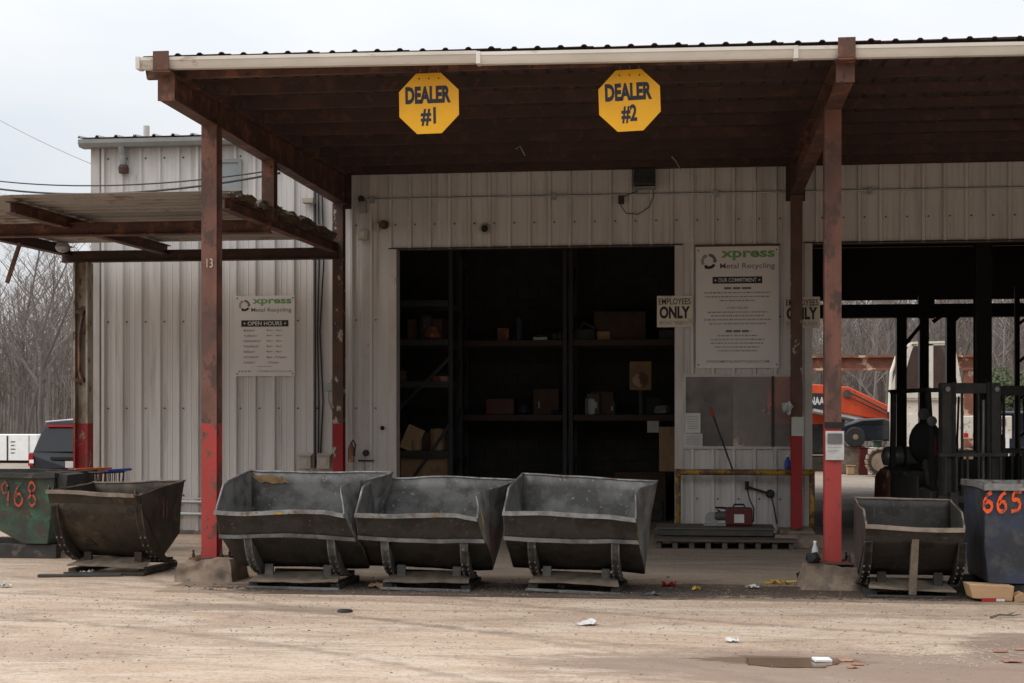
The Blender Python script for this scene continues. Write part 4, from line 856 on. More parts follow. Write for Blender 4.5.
# pipes along the wall foot, left
for py, nm, m_, rad, lab in ((503, 'wall_pipe', 'galv', .028, 'upper grey pipe along the wall foot behind the dark hopper'), (515, 'wall_pipe', 'galv', .03, 'lower grey pipe along the wall foot behind the dark hopper'), (499.5, 'service_line', 'cord_cream', .009, 'cream cable strung along the wall foot behind the dark hopper')):
    p = P(190, py, YW-.12); tag(MB().tube([(BX0+.3, YW-.12, p.z+.03), (-7.2, YW-.12, p.z+.01), (-6.0, YW-.12, p.z-.02)], rad, 8).build(nm, m_, smooth=True), lab, 'pipe' if nm == 'wall_pipe' else 'cable')
# items right of the doorway
c = P(745, 495, YW-.1); a = P(728, 478, YW-.1)
r = thing('valve_arm', 'dark swing-arm valve with dangling hose low on the wall under the rail', 'valve', (c.x, YW-.04, c.z))
x0 = wallx(747)-c.x; x1 = wallx(770)-c.x
MB().tube([(x0, -.05, .12), (x1, -.05, .02)], .018, 6).build('arm', 'black_paint', r); MB().lathe([(.05, 0), (.065, -.05), (.04, -.09)], 'y', 12, (x1, 0, .02)).build('wheel', 'black_paint', r); MB().box(x0-.03, x0+.03, -.07, 0, .08, .2).build('grip', 'black_rubber', r)
MB().tube([(x0, -.05, .1), (x0+.04, -.06, -.08), (x0+.1, -.06, -.2), (x0+.09, -.06, -.4)], .01, 6).build('hose', 'cable', r, smooth=True); MB().tube([(x1+.02, -.05, -.02), (x1+.06, -.06, -.2), (x1+.1, -.06, -.42)], .01, 6).build('hose', 'cable', r, smooth=True)
a, b = P(710, 407, YW-.25), P(733, 471, YW-.3)
r = thing('pole', 'thin dark pole with a red grip leaning on the grimy sheet window', 'pole', tuple(b)); d = a-b
MB().tube([(0, 0, 0), tuple(d)], .014, 6).build('shaft', 'black_paint', r); MB().tube([tuple(d*.86), tuple(d*1.0)], .024, 8).build('grip', 'red_plastic', r)
c = P(787.5, 463, YW-.1); r = thing('blue_bottle', 'small blue bottle hanging beside the back right column', 'bottle', (c.x, YW-.12, c.z-.09)); MB().lathe([(.04, 0), (.045, .02), (.045, .12), (.02, .15), (.02, .18)], 'z', 12).build('body', 'blue_plastic', r, smooth=True); MB().lathe([(.024, .181), (.024, .205)], 'z', 10).build('cap', 'white_clean', r)
c = P(787, 408, YB-.12); r = thing('rag', 'crumpled pale rag tied beside the back right column', 'rag', tuple(c)); MB().lathe([(.01, -.08), (.06, -.05), (.05, 0), (.09, .04), (.02, .08)], 'x', 12).warp(lambda v: v+Vector(noise.noise_vector(v*14))*.05).build('cloth', 'paper_grey', r)

# chalked figures on the left front column
c = P(209.5, 263, YF-.11); m = MB(); put_text(m, '13', c.x-.035, c.z-.05, .07, .1, YF-.106, .0); tag(m.build('chalk_mark', 'cord_cream'), 'pale chalked 13 on the left front column', 'mark')
# ================================================================== FLOOR ITEMS BESIDE THE DOORWAY
a, b = P(655, 530, 20.9), P(776, 530, 20.9)
r = thing('loading_platform', 'low timber and steel platform on the floor right of the doorway', 'platform', ((a.x+b.x)/2, 21.0, .006)); hw = (b.x-a.x)/2
MB().box(-hw-.02, hw+.28, -.35, .5, .10, .135).build('lower_deck', 'plank_wood', r, bevel=.006)
for i in range(9): MB().box(-hw+.02+i*.225, -hw+.09+i*.225, -.3, .48, .0, .099).build('runner', 'plank_wood', r)
MB().box(-hw+.06, hw-.02, .1, .95, .15, .235).build('upper_deck', 'dark_machine', r, bevel=.008); MB().box(-hw+.0, hw-.0, .08, .97, .2355, .26).build('deck_sheet', 'plank_wood', r, bevel=.005)
c = P(739, 517, 21.5); zt0 = .27
r = thing('red_case', 'dark red tool case with white sticker on the low platform', 'case', (c.x, 21.55, zt0)); MB().box(-.19, .19, -.13, .13, 0, .26).build('body', 'red_case', r, bevel=.03); MB().box(-.07, .07, -.137, -.131, .05, .17).build('sticker', 'paper', r); MB().tube([(-.08, 0, .26), (-.07, 0, .3), (.07, 0, .3), (.08, 0, .26)], .014, 6).build('handle', 'black_rubber', r)
c = P(719, 517, 21.5); r = thing('saw', 'small grey cut-off saw beside the red tool case', 'tool', (c.x, 21.5, zt0)); MB().lathe([(.02, -.02), (.1, -.02), (.1, .02), (.02, .02)], 'y', 18, (-.1, 0, .1)).build('blade_guard', 'grey_metal', r); MB().box(-.22, .1, -.1, .1, 0, .03).build('base', 'grey_metal', r, bevel=.006); MB().lathe([(.05, -.1), (.065, -.06), (.065, .08), (.04, .12)], 'x', 12, (.04, 0, .14)).build('motor', 'dark_machine', r); MB().tube([(.03, 0, .18), (-.05, 0, .26), (.1, 0, .25)], .02, 6).build('grip', 'black_rubber', r)
a = P(803, 525, 21.3); r = thing('kerb_block', 'worn concrete kerb block at the foot of the back right column', 'block', (a.x, 21.2, .006)); MB().patch((-.42, -.2, 0), (.45, -.2, 0), (.43, -.16, .17), (-.4, -.16, .17), 8, 3).patch((-.4, -.16, .17), (.43, -.16, .17), (.43, .2, .17), (-.4, .2, .17), 8, 3).patch((.45, -.2, 0), (.45, .22, 0), (.43, .2, .17), (.43, -.16, .17), 3, 3).patch((-.42, -.2, 0), (-.42, .22, 0), (-.4, .2, .17), (-.4, -.16, .17), 3, 3).warp(lambda v: v+Vector(noise.noise_vector(v*5))*.02).build('block', 'concrete_block', r, smooth=True)
# ================================================================== INSIDE THE DOORWAY: pallet racks and stock
def rack(label, x0, x1, y0, y1, hs, top, brace, m_up, m_beam):
    r = thing('pallet_rack', label, 'rack', ((x0+x1)/2, y0, .006), 0, 'pallet racks inside the doorway'); ox, w, d = (x0+x1)/2, (x1-x0)/2, y1-y0
    for x in (-w, w):
        for y in (0, d): MB().box(x-.035, x+.035, y-.035, y+.035, 0, top).build('upright', m_up, r)
        z = .3
        while z < top-.9: MB().bar((x, .02, z), (x, d-.02, z+.8), .03, .03).build('side_brace', m_up, r); z += .85
    for h in hs:
        for y in (0, d): MB().box(-w+.046, w-.046, y-.03, y+.03, h-.1, h).build('beam', m_beam, r)
        MB().box(-w+.05, w-.05, .03, d-.03, h-.03, h-.005).build('deck', 'pallet_wood', r)
    if brace:
        MB().bar((-w, -.05, brace[0]), (w, -.05, brace[1]), .05, .03, (0, 1, 0)).build('face_brace', m_up, r); MB().bar((-w, -.05, brace[1]), (w, -.05, brace[1]+1.1), .05, .03, (0, 1, 0)).build('face_brace', m_up, r)
    return r
def X(px, Y): return P(px, 300, Y).x
rack('narrow braced pallet rack at the left of the doorway', X(385, 24.6), X(451, 24.6), 24.6, 25.6, (1.25, 2.4, 3.1, 3.75), 4.6, (.1, 1.7), 'rack_steel', 'rack_steel')
rack('pallet rack with brown beams across the back of the doorway bay', X(458, 26.0), X(565, 26.0), 26.0, 27.0, (1.85, 3.15), 4.9, None, 'rack_steel', 'rack_orange')
rack('pallet rack with brown beams at the right of the doorway bay', X(571, 26.0), X(690, 26.0), 26.0, 27.0, (1.85, 3.15), 4.9, None, 'rack_steel', 'rack_orange')
def carton(label, px, Y, z, w, d, h, m='cardboard', rz=0, tilt=0, grp='cartons in the doorway'):
    c = P(px, 300, Y); r = thing('carton', label, 'box', (c.x, Y, z), R(rz), grp); r.rotation_euler = (0, R(tilt), R(rz))
    MB().box(-w/2, w/2, 0, d, 0, h).build('body', m, r, bevel=.008); MB().box(-.03, .03, -.002, -.0005, 0, h).build('tape', m, r)
    MB().box(-w/2, w/2-.0, d*.49, d*.51, h+.0005, h+.004).build('flap_seam', m, r)
for a in (('large plain carton on the floor under the left rack', 424, 24.8, .01, .8, .6, 1.2), ('brown carton beside the left rack upright', 462, 25.2, .01, .45, .5, .5, 'brown_box'), ('pale carton tipped on the left rack shelf', 407, 24.65, 2.41-1.15, .3, .4, .42, 'cardboard', 20, 24), ('dull carton flat on the left rack shelf', 432, 24.8, 1.26, .4, .4, .3, 'brown_box'),
          ('dark red carton on the back rack', 500, 26.2, 1.86, .5, .6, .28, 'red_case'), ('wide brown carton on the back rack floor', 535, 26.2, .01, .6, .6, .8, 'brown_box'), ('brown carton on the back rack shelf', 546, 26.2, 1.86, .45, .6, .45, 'brown_box'), ('big brown carton on the floor of the right rack', 640, 26.2, .01, .9, .7, .85, 'brown_box'),
          ('dark carton on the right rack shelf', 602, 26.2, 1.86, .4, .5, .4, 'brown_box'), ('tall carton at the right rack end', 668, 25.4, .9, .3, .4, .75, 'cardboard'), ('carton high on the right rack', 620, 26.2, 3.16, .9, .6, .5, 'brown_box'), ('carton high on the left rack', 425, 24.8, 3.11, .6, .5, .35, 'brown_box')):
    carton(*a)
c = P(640, 380, 25.7); r = thing('display_panel', 'small gold panel with a round dial standing on the right rack', 'panel', (c.x, 25.95, 1.86)); MB().box(-.19, .19, -.02, .03, .42, .92).build('face', 'gold', r, bevel=.01); MB().lathe([(.13, -.021), (.14, -.03)], 'y', 20, (0, 0, .6)).build('dial', 'rust_red', r); MB().box(-.03, .03, 0, .02, 0, .42).build('stand', 'rack_steel', r)
c = P(653, 420, 25.9); tag(MB().box(c.x-.1, c.x+.1, 25.93, 25.94, 1.55, 1.75).build('rack_tag', 'paper'), 'white tag hung on the right rack beam', 'tag')
c = P(538, 470, 25.4); r = thing('scrap_pile', 'heap of dark scrap with yellow bits on the doorway floor', 'scrap', (c.x+.3, 25.2, .006)); MB().lathe([(.5, 0), (.42, .2), (.25, .4), (.05, .5)], 'z', 14).warp(lambda v: v+Vector(noise.noise_vector(v*4))*.15).build('heap', 'dark_machine', r); MB().obox((.1, -.35, .45), (.25, .04, .06), (.3, .2, .4)).build('bar', 'yellow_plastic', r); MB().obox((-.2, -.3, .5), (.2, .03, .03), (.1, -.4, .2)).build('bar', 'yellow_plastic', r)

rr = random.Random(12)
for (xa, xb, Y, zs, n_) in ((400, 447, 24.7, (1.255, 2.405, 3.105), 9), (486, 560, 26.1, (.01, 1.855, 3.155), 11), (578, 672, 26.1, (.01, 1.855, 3.155), 13)):
    for i in range(n_):
        px = rr.uniform(xa, xb); z = rr.choice(zs); k = rr.randrange(4); w, h = rr.uniform(.12, .3), rr.uniform(.12, .42); y = Y+rr.uniform(-.05, .15); o = thing('stock_item', 'small dark stock item on the rack shelves behind the doorway', 'stock', (P(px, 300, y).x, y, z+.002), rr.uniform(-.5, .5), 'loose stock on the racks')
        m_ = rr.choice(('dark_machine', 'brown_box', 'rust_red', 'bin_blue', 'galv', 'rack_steel', 'cardboard', 'brown_box'))
        if k == 0: MB().lathe([(w*.4, 0), (w*.45, .02), (w*.45, h*.9), (w*.38, h)], 'z', 12).build('drum', m_, o, smooth=False); MB().lathe([(w*.15, h+.001), (w*.15, h+.04)], 'z', 8).build('cap', 'black_rubber', o)
        elif k == 1: MB().lathe([(.02, 0), (w*.6, .03), (w*.66, h*.3), (w*.4, h*.65), (.02, h*.7)], 'z', 12).warp(lambda v: v+Vector((noise.noise(v*9+Vector((i, 0, 0)))*.05, 0, 0))).build('sack', m_, o)
        elif k == 2: MB().box(-w, w, 0, .3, 0, h*.5).build('tray', m_, o, bevel=.01); MB().tube([(-w*.7, .1, h*.5), (0, .05, h*.8), (w*.8, .12, h*.55)], .025, 6).build('pipe', 'dark_machine', o)
        else: MB().box(-w*.5, w*.5, 0, .3, 0, h).build('body', m_, o, bevel=.012); MB().box(-w*.3, w*.3, -.004, -.001, h*.3, h*.6).build('label_patch', 'plastic_beige' if i % 3 == 0 else m_, o)
# ================================================================== FORKLIFTS
def wheel(mb_t, mb_r, c, rad, w):
    mb_t.lathe([(rad*.55, -w/2), (rad*.93, -w/2), (rad, -w*.35), (rad, w*.35), (rad*.93, w/2), (rad*.55, w/2)], 'x', 20, c); mb_r.lathe([(rad*.1, -w*.52), (rad*.5, -w*.45), (rad*.54, -w*.3), (rad*.54, w*.3), (rad*.5, w*.45), (rad*.1, w*.52)], 'x', 16, c)
def forklift(label, loc, rz, body='dark_machine'):
    r = thing('forklift', label, 'forklift', loc, rz, 'forklifts inside the drive-through bay')
    MB().prism([(-.75, .3), (-.75, .75), (-.3, .8), (-.2, .55), (.25, .55), (.3, 1.0), (1.2, 1.05), (1.3, .3)], 'x', -.5, .5).build('chassis', body, r, bevel=.03)
    MB().prism([(.85, .28), (.85, 1.0), (1.25, 1.02), (1.5, .9), (1.55, .45), (1.45, .28)], 'x', -.54, .54).build('counterweight', 'rust_red', r, bevel=.06)
    for x in (-.42, .42):
        for y0, y1 in ((-.68, -.45), (1.0, .95)): MB().bar((x, y0, .75), (x, y1, 2.17), .07, .07).build('guard_post', 'black_paint', r)
        MB().bar((x, -.5, 2.2), (x, 1.02, 2.2), .07, .06).build('guard_rail', 'black_paint', r)
    for i in range(7): MB().bar((-.47, -.48+i*.25, 2.21), (.47, -.48+i*.25, 2.21), .05, .035).build('guard_bar', 'black_paint', r)
    s = MB().box(-.24, .24, .25, .72, 1.0, 1.1).build('seat', 'black_rubber', r, bevel=.03); MB().lathe([(.02, .0), (.24, .0), (.27, .05), (.25, .1), (.02, .11)], 'y', 20).warp(lambda v: Vector((v.x, v.y+.66, v.z*1.25+1.42))).build('backrest', 'black_rubber', s, smooth=True)
    sw = MB().bar((0, -.42, .8), (0, -.2, 1.22), .05, .05).build('steering_column', 'black_paint', r)
    MB().tube([Vector((.17*math.cos(t*math.pi/8), -.19+.07*math.sin(t*math.pi/8), 1.23+.15*math.sin(t*math.pi/8))) for t in range(17)], .015, 6).build('steering_wheel', 'black_rubber', sw)
    for x in (-.43, .43):
        t, m = MB(), MB(); wheel(t, m, (x, -.5, .33), .33, .22); w = t.build('front_wheel', 'tyre', r); m.build('rim', 'grey_metal', w)
        t, m = MB(), MB(); wheel(t, m, (x*.95, 1.05, .27), .27, .18); w = t.build('rear_wheel', 'tyre', r); m.build('rim', 'grey_metal', w)
    tk = MB().lathe([(.04, -.42), (.14, -.38), (.155, -.3), (.155, .25), (.14, .34), (.05, .38)], 'x', 18, (-.1, 1.18, 1.2)).build('gas_cylinder', 'grey_metal', r, smooth=True)
    for x in (-.2, .15): MB().lathe([(.165, -.02), (.165, .02)], 'x', 18, (x, 1.18, 1.2)).build('strap', 'black_paint', tk)
    for x in (-.36, .36):
        mr = MB().box(x-.07, x+.07, -1.02, -.86, .08, 2.28).build('mast_rail', 'dark_machine', r, bevel=.012)
        sx = 1 if x < 0 else -1
        MB().box(x+sx*.075, x+sx*.13, -1.0, -.88, .1, 2.3).build('inner_rail', 'black_paint', mr); MB().lathe([(.035, -1.03), (.035, -1.05)], 'y', 10, (x, 0, 2.2)).build('roller', 'grey_metal', mr)
        MB().tube([(x*.62, -.9, .2), (x*.62, -.9, 2.05)], .035, 10).build('lift_cylinder', 'grey_metal', r)
        MB().prism([(-1.14, .1), (-1.06, .1), (-1.06, .75), (-1.1, .75), (-1.1, .14), (-2.0, .1), (-2.0, .08), (-1.14, .06)], 'x', x*.8-.06, x*.8+.06).build('fork', 'dark_machine', r)
        l_ = MB().lathe([(.05, -.62), (.075, -.68), (.07, -.7)], 'y', 14, (x*1.25, 0, 1.75)).build('work_light', 'grey_metal', r)
    for z0, z1 in ((2.14, 2.29), (1.25, 1.33), (.15, .25)): MB().box(-.44, .44, -.985 if z0 > 2 else -.9, -.9 if z0 > 2 else -.86, z0, z1).build('mast_crossbar', 'dark_machine', r, bevel=.01)
    for z0 in (.25, .6): MB().box(-.5, .5, -1.06, -1.03, z0, z0+.1).build('carriage_bar', 'dark_machine', r)
    for x in (-.12, .12): MB().tube([(x, -.96, 2.2), (x, -.97, .7)], .02, 6).build('lift_chain', 'dark_machine', r)
    for i in range(6): MB().box(-.43+i*.162, -.40+i*.162, -1.1, -1.07, .72, 1.25).build('load_guard_bar', 'dark_machine', r)
    MB().box(-.5, .5, -1.1, -1.07, 1.251, 1.3).build('load_guard_top', 'dark_machine', r)
    for x in (-.2, -.15, .17, .22): MB().tube([(x, -.92, 2.1), (x*1.1, -.9, 1.5), (x*.9, -.85, .9), (x*1.3, -.7, .6)], .016, 6).build('hydraulic_hose', 'black_rubber', r)
    for x in (-.3, .3): MB().tube([(x, -.88, 1.2), (x, -.45, .7)], .04, 8).build('tilt_cylinder', 'grey_metal', r)
    MB().box(-.52, -.49, -.3, .8, .35, .95).build('side_panel', 'dark_machine', r, bevel=.01); MB().box(.49, .52, -.3, .8, .35, .95).build('side_panel', 'dark_machine', r, bevel=.01)
    MB().prism([(-.5, .8), (-.38, .8), (-.2, 1.15), (-.3, 1.2)], 'x', -.42, .42).build('dashboard', 'dark_machine', r, bevel=.02)
    MB().lathe([(.05, 0), (.055, .02), (.055, .28), (.02, .34)], 'z', 12, (-.36, -.5, 1.2)).build('extinguisher', 'red_plastic', r, smooth=True)
    MB().tube([(-.42, -.56, 1.9), (-.52, -.62, 1.88)], .012, 6).build('mirror_arm', 'black_paint', r); MB().lathe([(.02, -.02), (.085, -.015), (.085, .015), (.02, .02)], 'y', 16, (-.55, -.63, 1.85)).build('mirror', 'dark_machine', r)
    bx = MB().box(-.5, -.2, -.1, .2, .56, .8).build('battery_box', 'bin_blue', r, bevel=.01)
    return r
fl = forklift('dark forklift standing in the drive-through bay behind the small hopper', (P(970, 400, 21.9).x-.22, 22.8, .006), R(13))
f2 = copy_tree(fl); f2['label'] = 'second dark forklift cut by the right edge of the photo'; f2.location = (P(1046, 400, 24).x, 24.6, .006); f2.rotation_euler = (0, 0, R(-35))
c = P(891, 478, 27.0); r = thing('orange_stand', 'orange-brown steel stand on the floor behind the small hopper', 'stand', (c.x, 27.0, .006)); MB().prism([(-.3, 0), (.3, 0), (.18, .85), (-.1, .85)], 'y', -.1, .3).build('body', 'rust_red', r, bevel=.02); MB().box(-.35, .35, -.2, .4, 0, .05).build('foot', 'rust_red', r)
# dark steel frame inside the rear opening
r = thing('gate_structure', 'black steel beam and posts silhouetted in the rear opening', 'frame', (4, 37.5, .006))
def fr(p0, p1, w, d, nm): q = MB(); q.bar(p0, p1, w, d, (0, 1, 0)); return q.build(nm, 'black_paint', r, world=True)
z0, z1 = P(900, 318, 37.5).z, P(900, 304.5, 37.5).z
MB().box(.9, 12.5, 37.35, 37.65, z0, z1).build('beam', 'black_paint', r, world=True)
for px, w in ((901, .24), (923.5, .22), (950.5, .22)): x = P(px, 300, 37.5).x; MB().box(x-w/2, x+w/2, 37.36, 37.64, .006, z0-.002).build('post', 'black_paint', r, world=True)
for (a, b) in (((903, 347), (921, 325)), ((933, 322), (952, 308)), ((953, 322), (968, 306))): fr(P(a[0], a[1], 37.3), P(b[0], b[1], 37.3), .09, .09, 'knee_brace')
MB().box(P(918, 0, 37.3).x, P(934, 0, 37.3).x, 37.2, 37.34, P(0, 326, 37.3).z, z1+.2).build('gusset', 'black_paint', r, world=True)
x = P(982.5, 300, 30).x; r = thing('bay_column', 'thick black building column in the drive-through bay', 'column', (x, 30, .006)); q = MB(); q.box(-.15, .15, -.15, -.13, 0, 5.7).box(-.15, .15, .13, .15, 0, 5.7).box(-.02, .02, -.13, .13, 0, 5.7); q.build('shaft', 'black_paint', r); MB().box(-.2, .2, -.2, .2, 0, .02).build('base_plate', 'black_paint', r)
r = thing('ladder_rack', 'thin black braced post near the right edge of the photo', 'post', (P(1017, 300, 33).x, 33, .006)); MB().box(-.05, .05, -.05, .05, 0, 4.6).build('post', 'black_paint', r); MB().box(.75, .85, -.05, .05, 0, 4.6).build('post', 'black_paint', r)
for i in range(5): MB().bar((.05, 0, .6+i*.8), (.75, 0, 1.2+i*.8), .06, .04, (0, 1, 0)).build('brace', 'black_paint', r); 

# ================================================================== REAR YARD
# crawler crane with pale cab
Y0 = 48.0
def W2(px, py, Y=None): return P(px, py, Y or Y0)
cc = W2(922, 474); r = thing('crawler_crane', 'pale crawler machine with glazed cab seen through the drive-through bay', 'crane', (cc.x, Y0, -.03))
def rel(px, py, dy=0): p = W2(px, py, Y0+dy); return (p.x-cc.x, p.z+.03)
for yy in (-.3, 1.6):
    l_, rr_ = rel(880, 468)[0], rel(968, 468)[0]
    loop = []
    for i in range(9): a = R(90+i*22.5); loop.append((l_+.42*math.cos(a), .45+.42*math.sin(a)))
    for i in range(9): a = R(-90+i*22.5); loop.append((rr_+.42*math.cos(a), .45+.42*math.sin(a)))
    tr = MB().prism(loop, 'y', yy, yy+.5).build('track', 'debris', r)
    for i in range(len(loop)):
        a, b = Vector(loop[i]), Vector(loop[(i+1) % len(loop)]); n_ = max(1, int((b-a).length/.18))
        for k in range(n_): q = a.lerp(b, k/n_); ang = math.atan2(b.y-a.y, b.x-a.x); MB().obox((q.x, yy+.25, q.y), (.13, .54, .05), (0, -ang, 0)).build('track_shoe', 'rim_rust', tr)
    for x in (l_, (l_+rr_)/2, rr_): MB().lathe([(.05, -.03), (.3, -.03), (.3, 0), (.05, 0)], 'y', 18, (x, yy, .45)).build('track_wheel', 'rim_rust', tr)
x0, z0 = rel(897, 452); x1, z1 = rel(962, 398)
MB().box(x0, x1, .1, 1.9, z0, z1).build('body', 'white_paint', r, bevel=.05)
MB().box(x0+.05, x0+1.0, .05, .099, z0+.15, z1-.5).build('body_door', 'white_paint', r, bevel=.01)
MB().box(x0-.1, x1+.1, .0, 2.0, z0-.25, z0-.002).build('turntable', 'dark_machine', r)
cab0, cab1 = rel(898, 398), rel(957, 344)
pro = [rel(896, 398), rel(909, 352), rel(912, 344), rel(947, 343), rel(954, 352), rel(962, 398)]
cb = MB()
def cbar(a, b, w=.09, y=0): cb.bar((a[0], y, a[1]), (b[0], y, b[1]), w, .08, (0, 1, 0))
for y in (0.05, 1.35):
    for i in range(len(pro)): cbar(pro[i], pro[(i+1) % len(pro)], .13, y)
    cbar(rel(931, 398), rel(931, 344), .14, y)
for p in pro: cb.bar((p[0], .05, p[1]), (p[0], 1.35, p[1]), .08, .08)
cbo = cb.build('cab_frame', 'white_paint', r); MB().prism([(p[0], p[1]) for p in pro[2:4]]+[(pro[3][0], pro[3][1]+.06), (pro[2][0], pro[2][1]+.06)], 'y', -.02, 1.42).build('cab_roof', 'white_paint', r)
MB().prism(pro, 'y', .02, .03).build('cab_window', 'cab_glass', r); MB().prism(pro, 'y', 1.36, 1.37).build('cab_window', 'cab_glass', r)
MB().prism([rel(894, 398), rel(894.5, 391), rel(960, 391), rel(961, 398)], 'y', -.02, .09).build('cab_sill', 'white_paint', r)
a = rel(934, 388); b = rel(946, 352); MB().box(a[0], b[0], 1.1, 1.2, a[1], b[1]).build('seat', 'rust_red', r, bevel=.05)
a = rel(906, 390); MB().box(a[0]-.05, a[0]+.5, .7, 1.0, a[1]-.1, a[1]+.4).build('control_box', 'brown_box', r)
a = rel(889, 402); MB().tube([(rel(897, 355)[0], 0, rel(897, 355)[1]), (rel(891, 372)[0], -.05, rel(891, 372)[1]), (rel(889, 412)[0], -.05, rel(889, 412)[1])], .05, 6).build('grab_rail', 'white_paint', r)
# orange machine
Y0 = 52.0; cc = W2(815, 470); r = thing('orange_excavator', 'orange excavator with low boom behind the right front column', 'excavator', (cc.x, Y0, -.03))
boom = [(768, 372), (808, 384), (848, 387), (894, 409), (894, 421), (868, 418), (835, 412), (805, 410), (768, 408)]
MB().prism([rel(*p) for p in boom], 'y', -.3, .3).build('boom', 'orange_machine', r, bevel=.03)
MB().prism([rel(*p) for p in ((770, 412), (832, 413), (832, 455), (770, 455))], 'y', .35, 2.4).build('house', 'black_paint', r, bevel=.08); MB().prism([rel(*p) for p in ((770, 409), (830, 413), (834, 424), (770, 424))], 'y', .31, .345).build('stripe', 'orange_machine', r)
a, b = rel(809.5, 405), rel(828, 397)
MB().prism([rel(*p) for p in ((800, 393), (834, 394), (834, 408.5), (800, 409))], 'y', -.34, -.305).build('name_plate', 'black_paint', r)
m = MB(); put_text(m, 'NAAN', a[0], a[1], b[0]-a[0], b[1]-a[1], -.345, .04); m.build('lettering', 'paper', r)
MB().prism([rel(*p) for p in ((760, 457), (845, 457), (852, 468), (845, 479), (760, 479))], 'y', .3, .9).build('track', 'debris', r, bevel=.05); MB().prism([rel(*p) for p in ((760, 457), (845, 457), (852, 468), (845, 479), (760, 479))], 'y', 1.8, 2.4).build('track', 'debris', r, bevel=.05)
MB().prism([rel(*p) for p in ((866, 412), (894, 432), (893, 441), (862, 420))], 'y', -.25, .25).build('arm', 'orange_machine', r, bevel=.03)
for (a, b, rd) in (((812, 411), (878, 424), .09), ((850, 393), (888, 412), .03), ((846, 396), (884, 414), .025)): MB().tube([(rel(*a)[0], -.42, rel(*a)[1]), (rel(*b)[0], -.42, rel(*b)[1])], rd, 8).build('hydraulic_line', 'dark_machine' if rd < .05 else 'grey_metal', r)
for a in ((846, 394), (890, 414)): MB().lathe([(.14, -.36), (.14, -.31)], 'y', 12, (rel(*a)[0], 0, rel(*a)[1])).build('pin', 'dark_machine', r)
# junk car on concrete blocks
Y0 = 50.0; cc = W2(862, 472); r = thing('junk_car', 'wrecked black car raised on concrete blocks behind the right front column', 'car', (cc.x, Y0, rel(862, 447)[1]-.03 if False else W2(862, 446).z)); zc = r.location[2]
def rl(px, py): p = W2(px, py); return (p.x-cc.x, p.z-zc)
MB().prism([rl(*p) for p in ((836, 441), (836, 429), (846, 424), (862, 419), (884, 418), (900, 425), (914, 428), (914, 441))], 'y', -.1, 1.5).build('body', 'navy_paint', r, bevel=.06)
MB().prism([rl(*p) for p in ((853, 425), (863, 421), (882, 420), (892, 425))], 'y', -.11, -.102).build('side_window', 'car_glass', r)
for px in (855, 903):
    a = rl(px, 437); t, m = MB(), MB()
    t.lathe([(.18, -.14), (.3, -.14), (.33, -.1), (.33, .06), (.3, .1), (.18, .1)], 'y', 20, (a[0], -.05, a[1])); m.lathe([(.05, -.145), (.17, -.13), (.18, .0), (.05, .05)], 'y', 16, (a[0], -.05, a[1])); w = t.build('wheel', 'tyre', r); m.build('rim', 'rim_rust', w)
for i, (px, w, lab) in enumerate(((850, .95, 'left pitted concrete block under the wrecked car'), (892, 1.2, 'right pitted concrete block under the wrecked car'))):
    c = W2(px, 470); h = zc-.0; q = thing('concrete_block', lab, 'block', (c.x, Y0, -.03), 0, 'concrete blocks under the wrecked car'); MB().patch((-w/2, 0, 0), (w/2, 0, 0), (w/2, 0, h), (-w/2, 0, h), 6, 6).patch((-w/2, 1.4, 0), (w/2, 1.4, 0), (w/2, 1.4, h), (-w/2, 1.4, h), 6, 6).patch((-w/2, 0, h), (w/2, 0, h), (w/2, 1.4, h), (-w/2, 1.4, h), 4, 4).patch((w/2, 0, 0), (w/2, 1.4, 0), (w/2, 1.4, h), (w/2, 0, h), 4, 4).patch((-w/2, 0, 0), (-w/2, 1.4, 0), (-w/2, 1.4, h), (-w/2, 0, h), 4, 4).warp(lambda v: v+Vector(noise.noise_vector(v*3))*.03).build('block', 'concrete_block', q)
for px, py, m_, lab, w in ((851, 470, 'cardboard', 'small yellowish box at the foot of the concrete blocks', .25), (864, 452, 'red_case', 'dark red scrap box leaning on the concrete blocks', .3), (878, 445, 'bin_green', 'green scrap box beside the crane track', .25), (872, 452, 'white_clean', 'white scrap drum among the yard junk', .3)):
    c = P(px, py, 49.2); r = thing('scrap_box', lab, 'box', (c.x, 49.2, -.03), 0, 'scrap beside the concrete blocks'); hh = c.z+.03+.12; MB().box(-w/2, w/2, 0, .3, 0, hh).build('body', m_, r, bevel=.03); MB().box(-w/2-.02, w/2+.02, -.02, .32, hh+.001, hh+.03).build('lid', m_, r)
# rusty gantry, pale trailer
Y0 = 58.0; a, b = P(790, 356, Y0), P(976, 370, Y0)
r = thing('gantry', 'rusty steel gantry beam on posts in the rear yard', 'gantry', ((a.x+b.x)/2, Y0, -.03)); hw = (b.x-a.x)/2; m = MB(); ibeam(m, (-hw, 0, (a.z+b.z)/2+.03), (hw, 0, (a.z+b.z)/2+.03), a.z-b.z, .5, .08, .06); m.build('beam', 'rust_red', r)
for x in (-hw+.3, hw-.25): m = MB(); m.box(x-.2, x+.2, -.15, .15, 0, b.z+.0); m.build('post', 'rust_red', r)
Y0 = 54.0; c = P(985, 440, Y0); r = thing('trailer', 'pale flat-sided trailer with red markings in the rear yard', 'trailer', (c.x, Y0, -.03)); w0 = P(1012, 430, Y0).x-c.x; w1 = P(958, 430, Y0).x-c.x; zt1, zb1 = P(985, 415, Y0).z, P(985, 438, Y0).z
MB().box(w1, w0, 0, 2.2, zb1, zt1).build('body', 'white_paint', r, bevel=.03); MB().box(w0-.95, w0-.2, -.012, -.001, zb1+.45, zt1-.1).build('panel', 'rim_rust', r)
for i in range(4): MB().box(w1+.2+i*.3, w1+.35+i*.3, -.012, -.001, zb1+.05, zb1+.2).build('marking', 'tail_red', r)
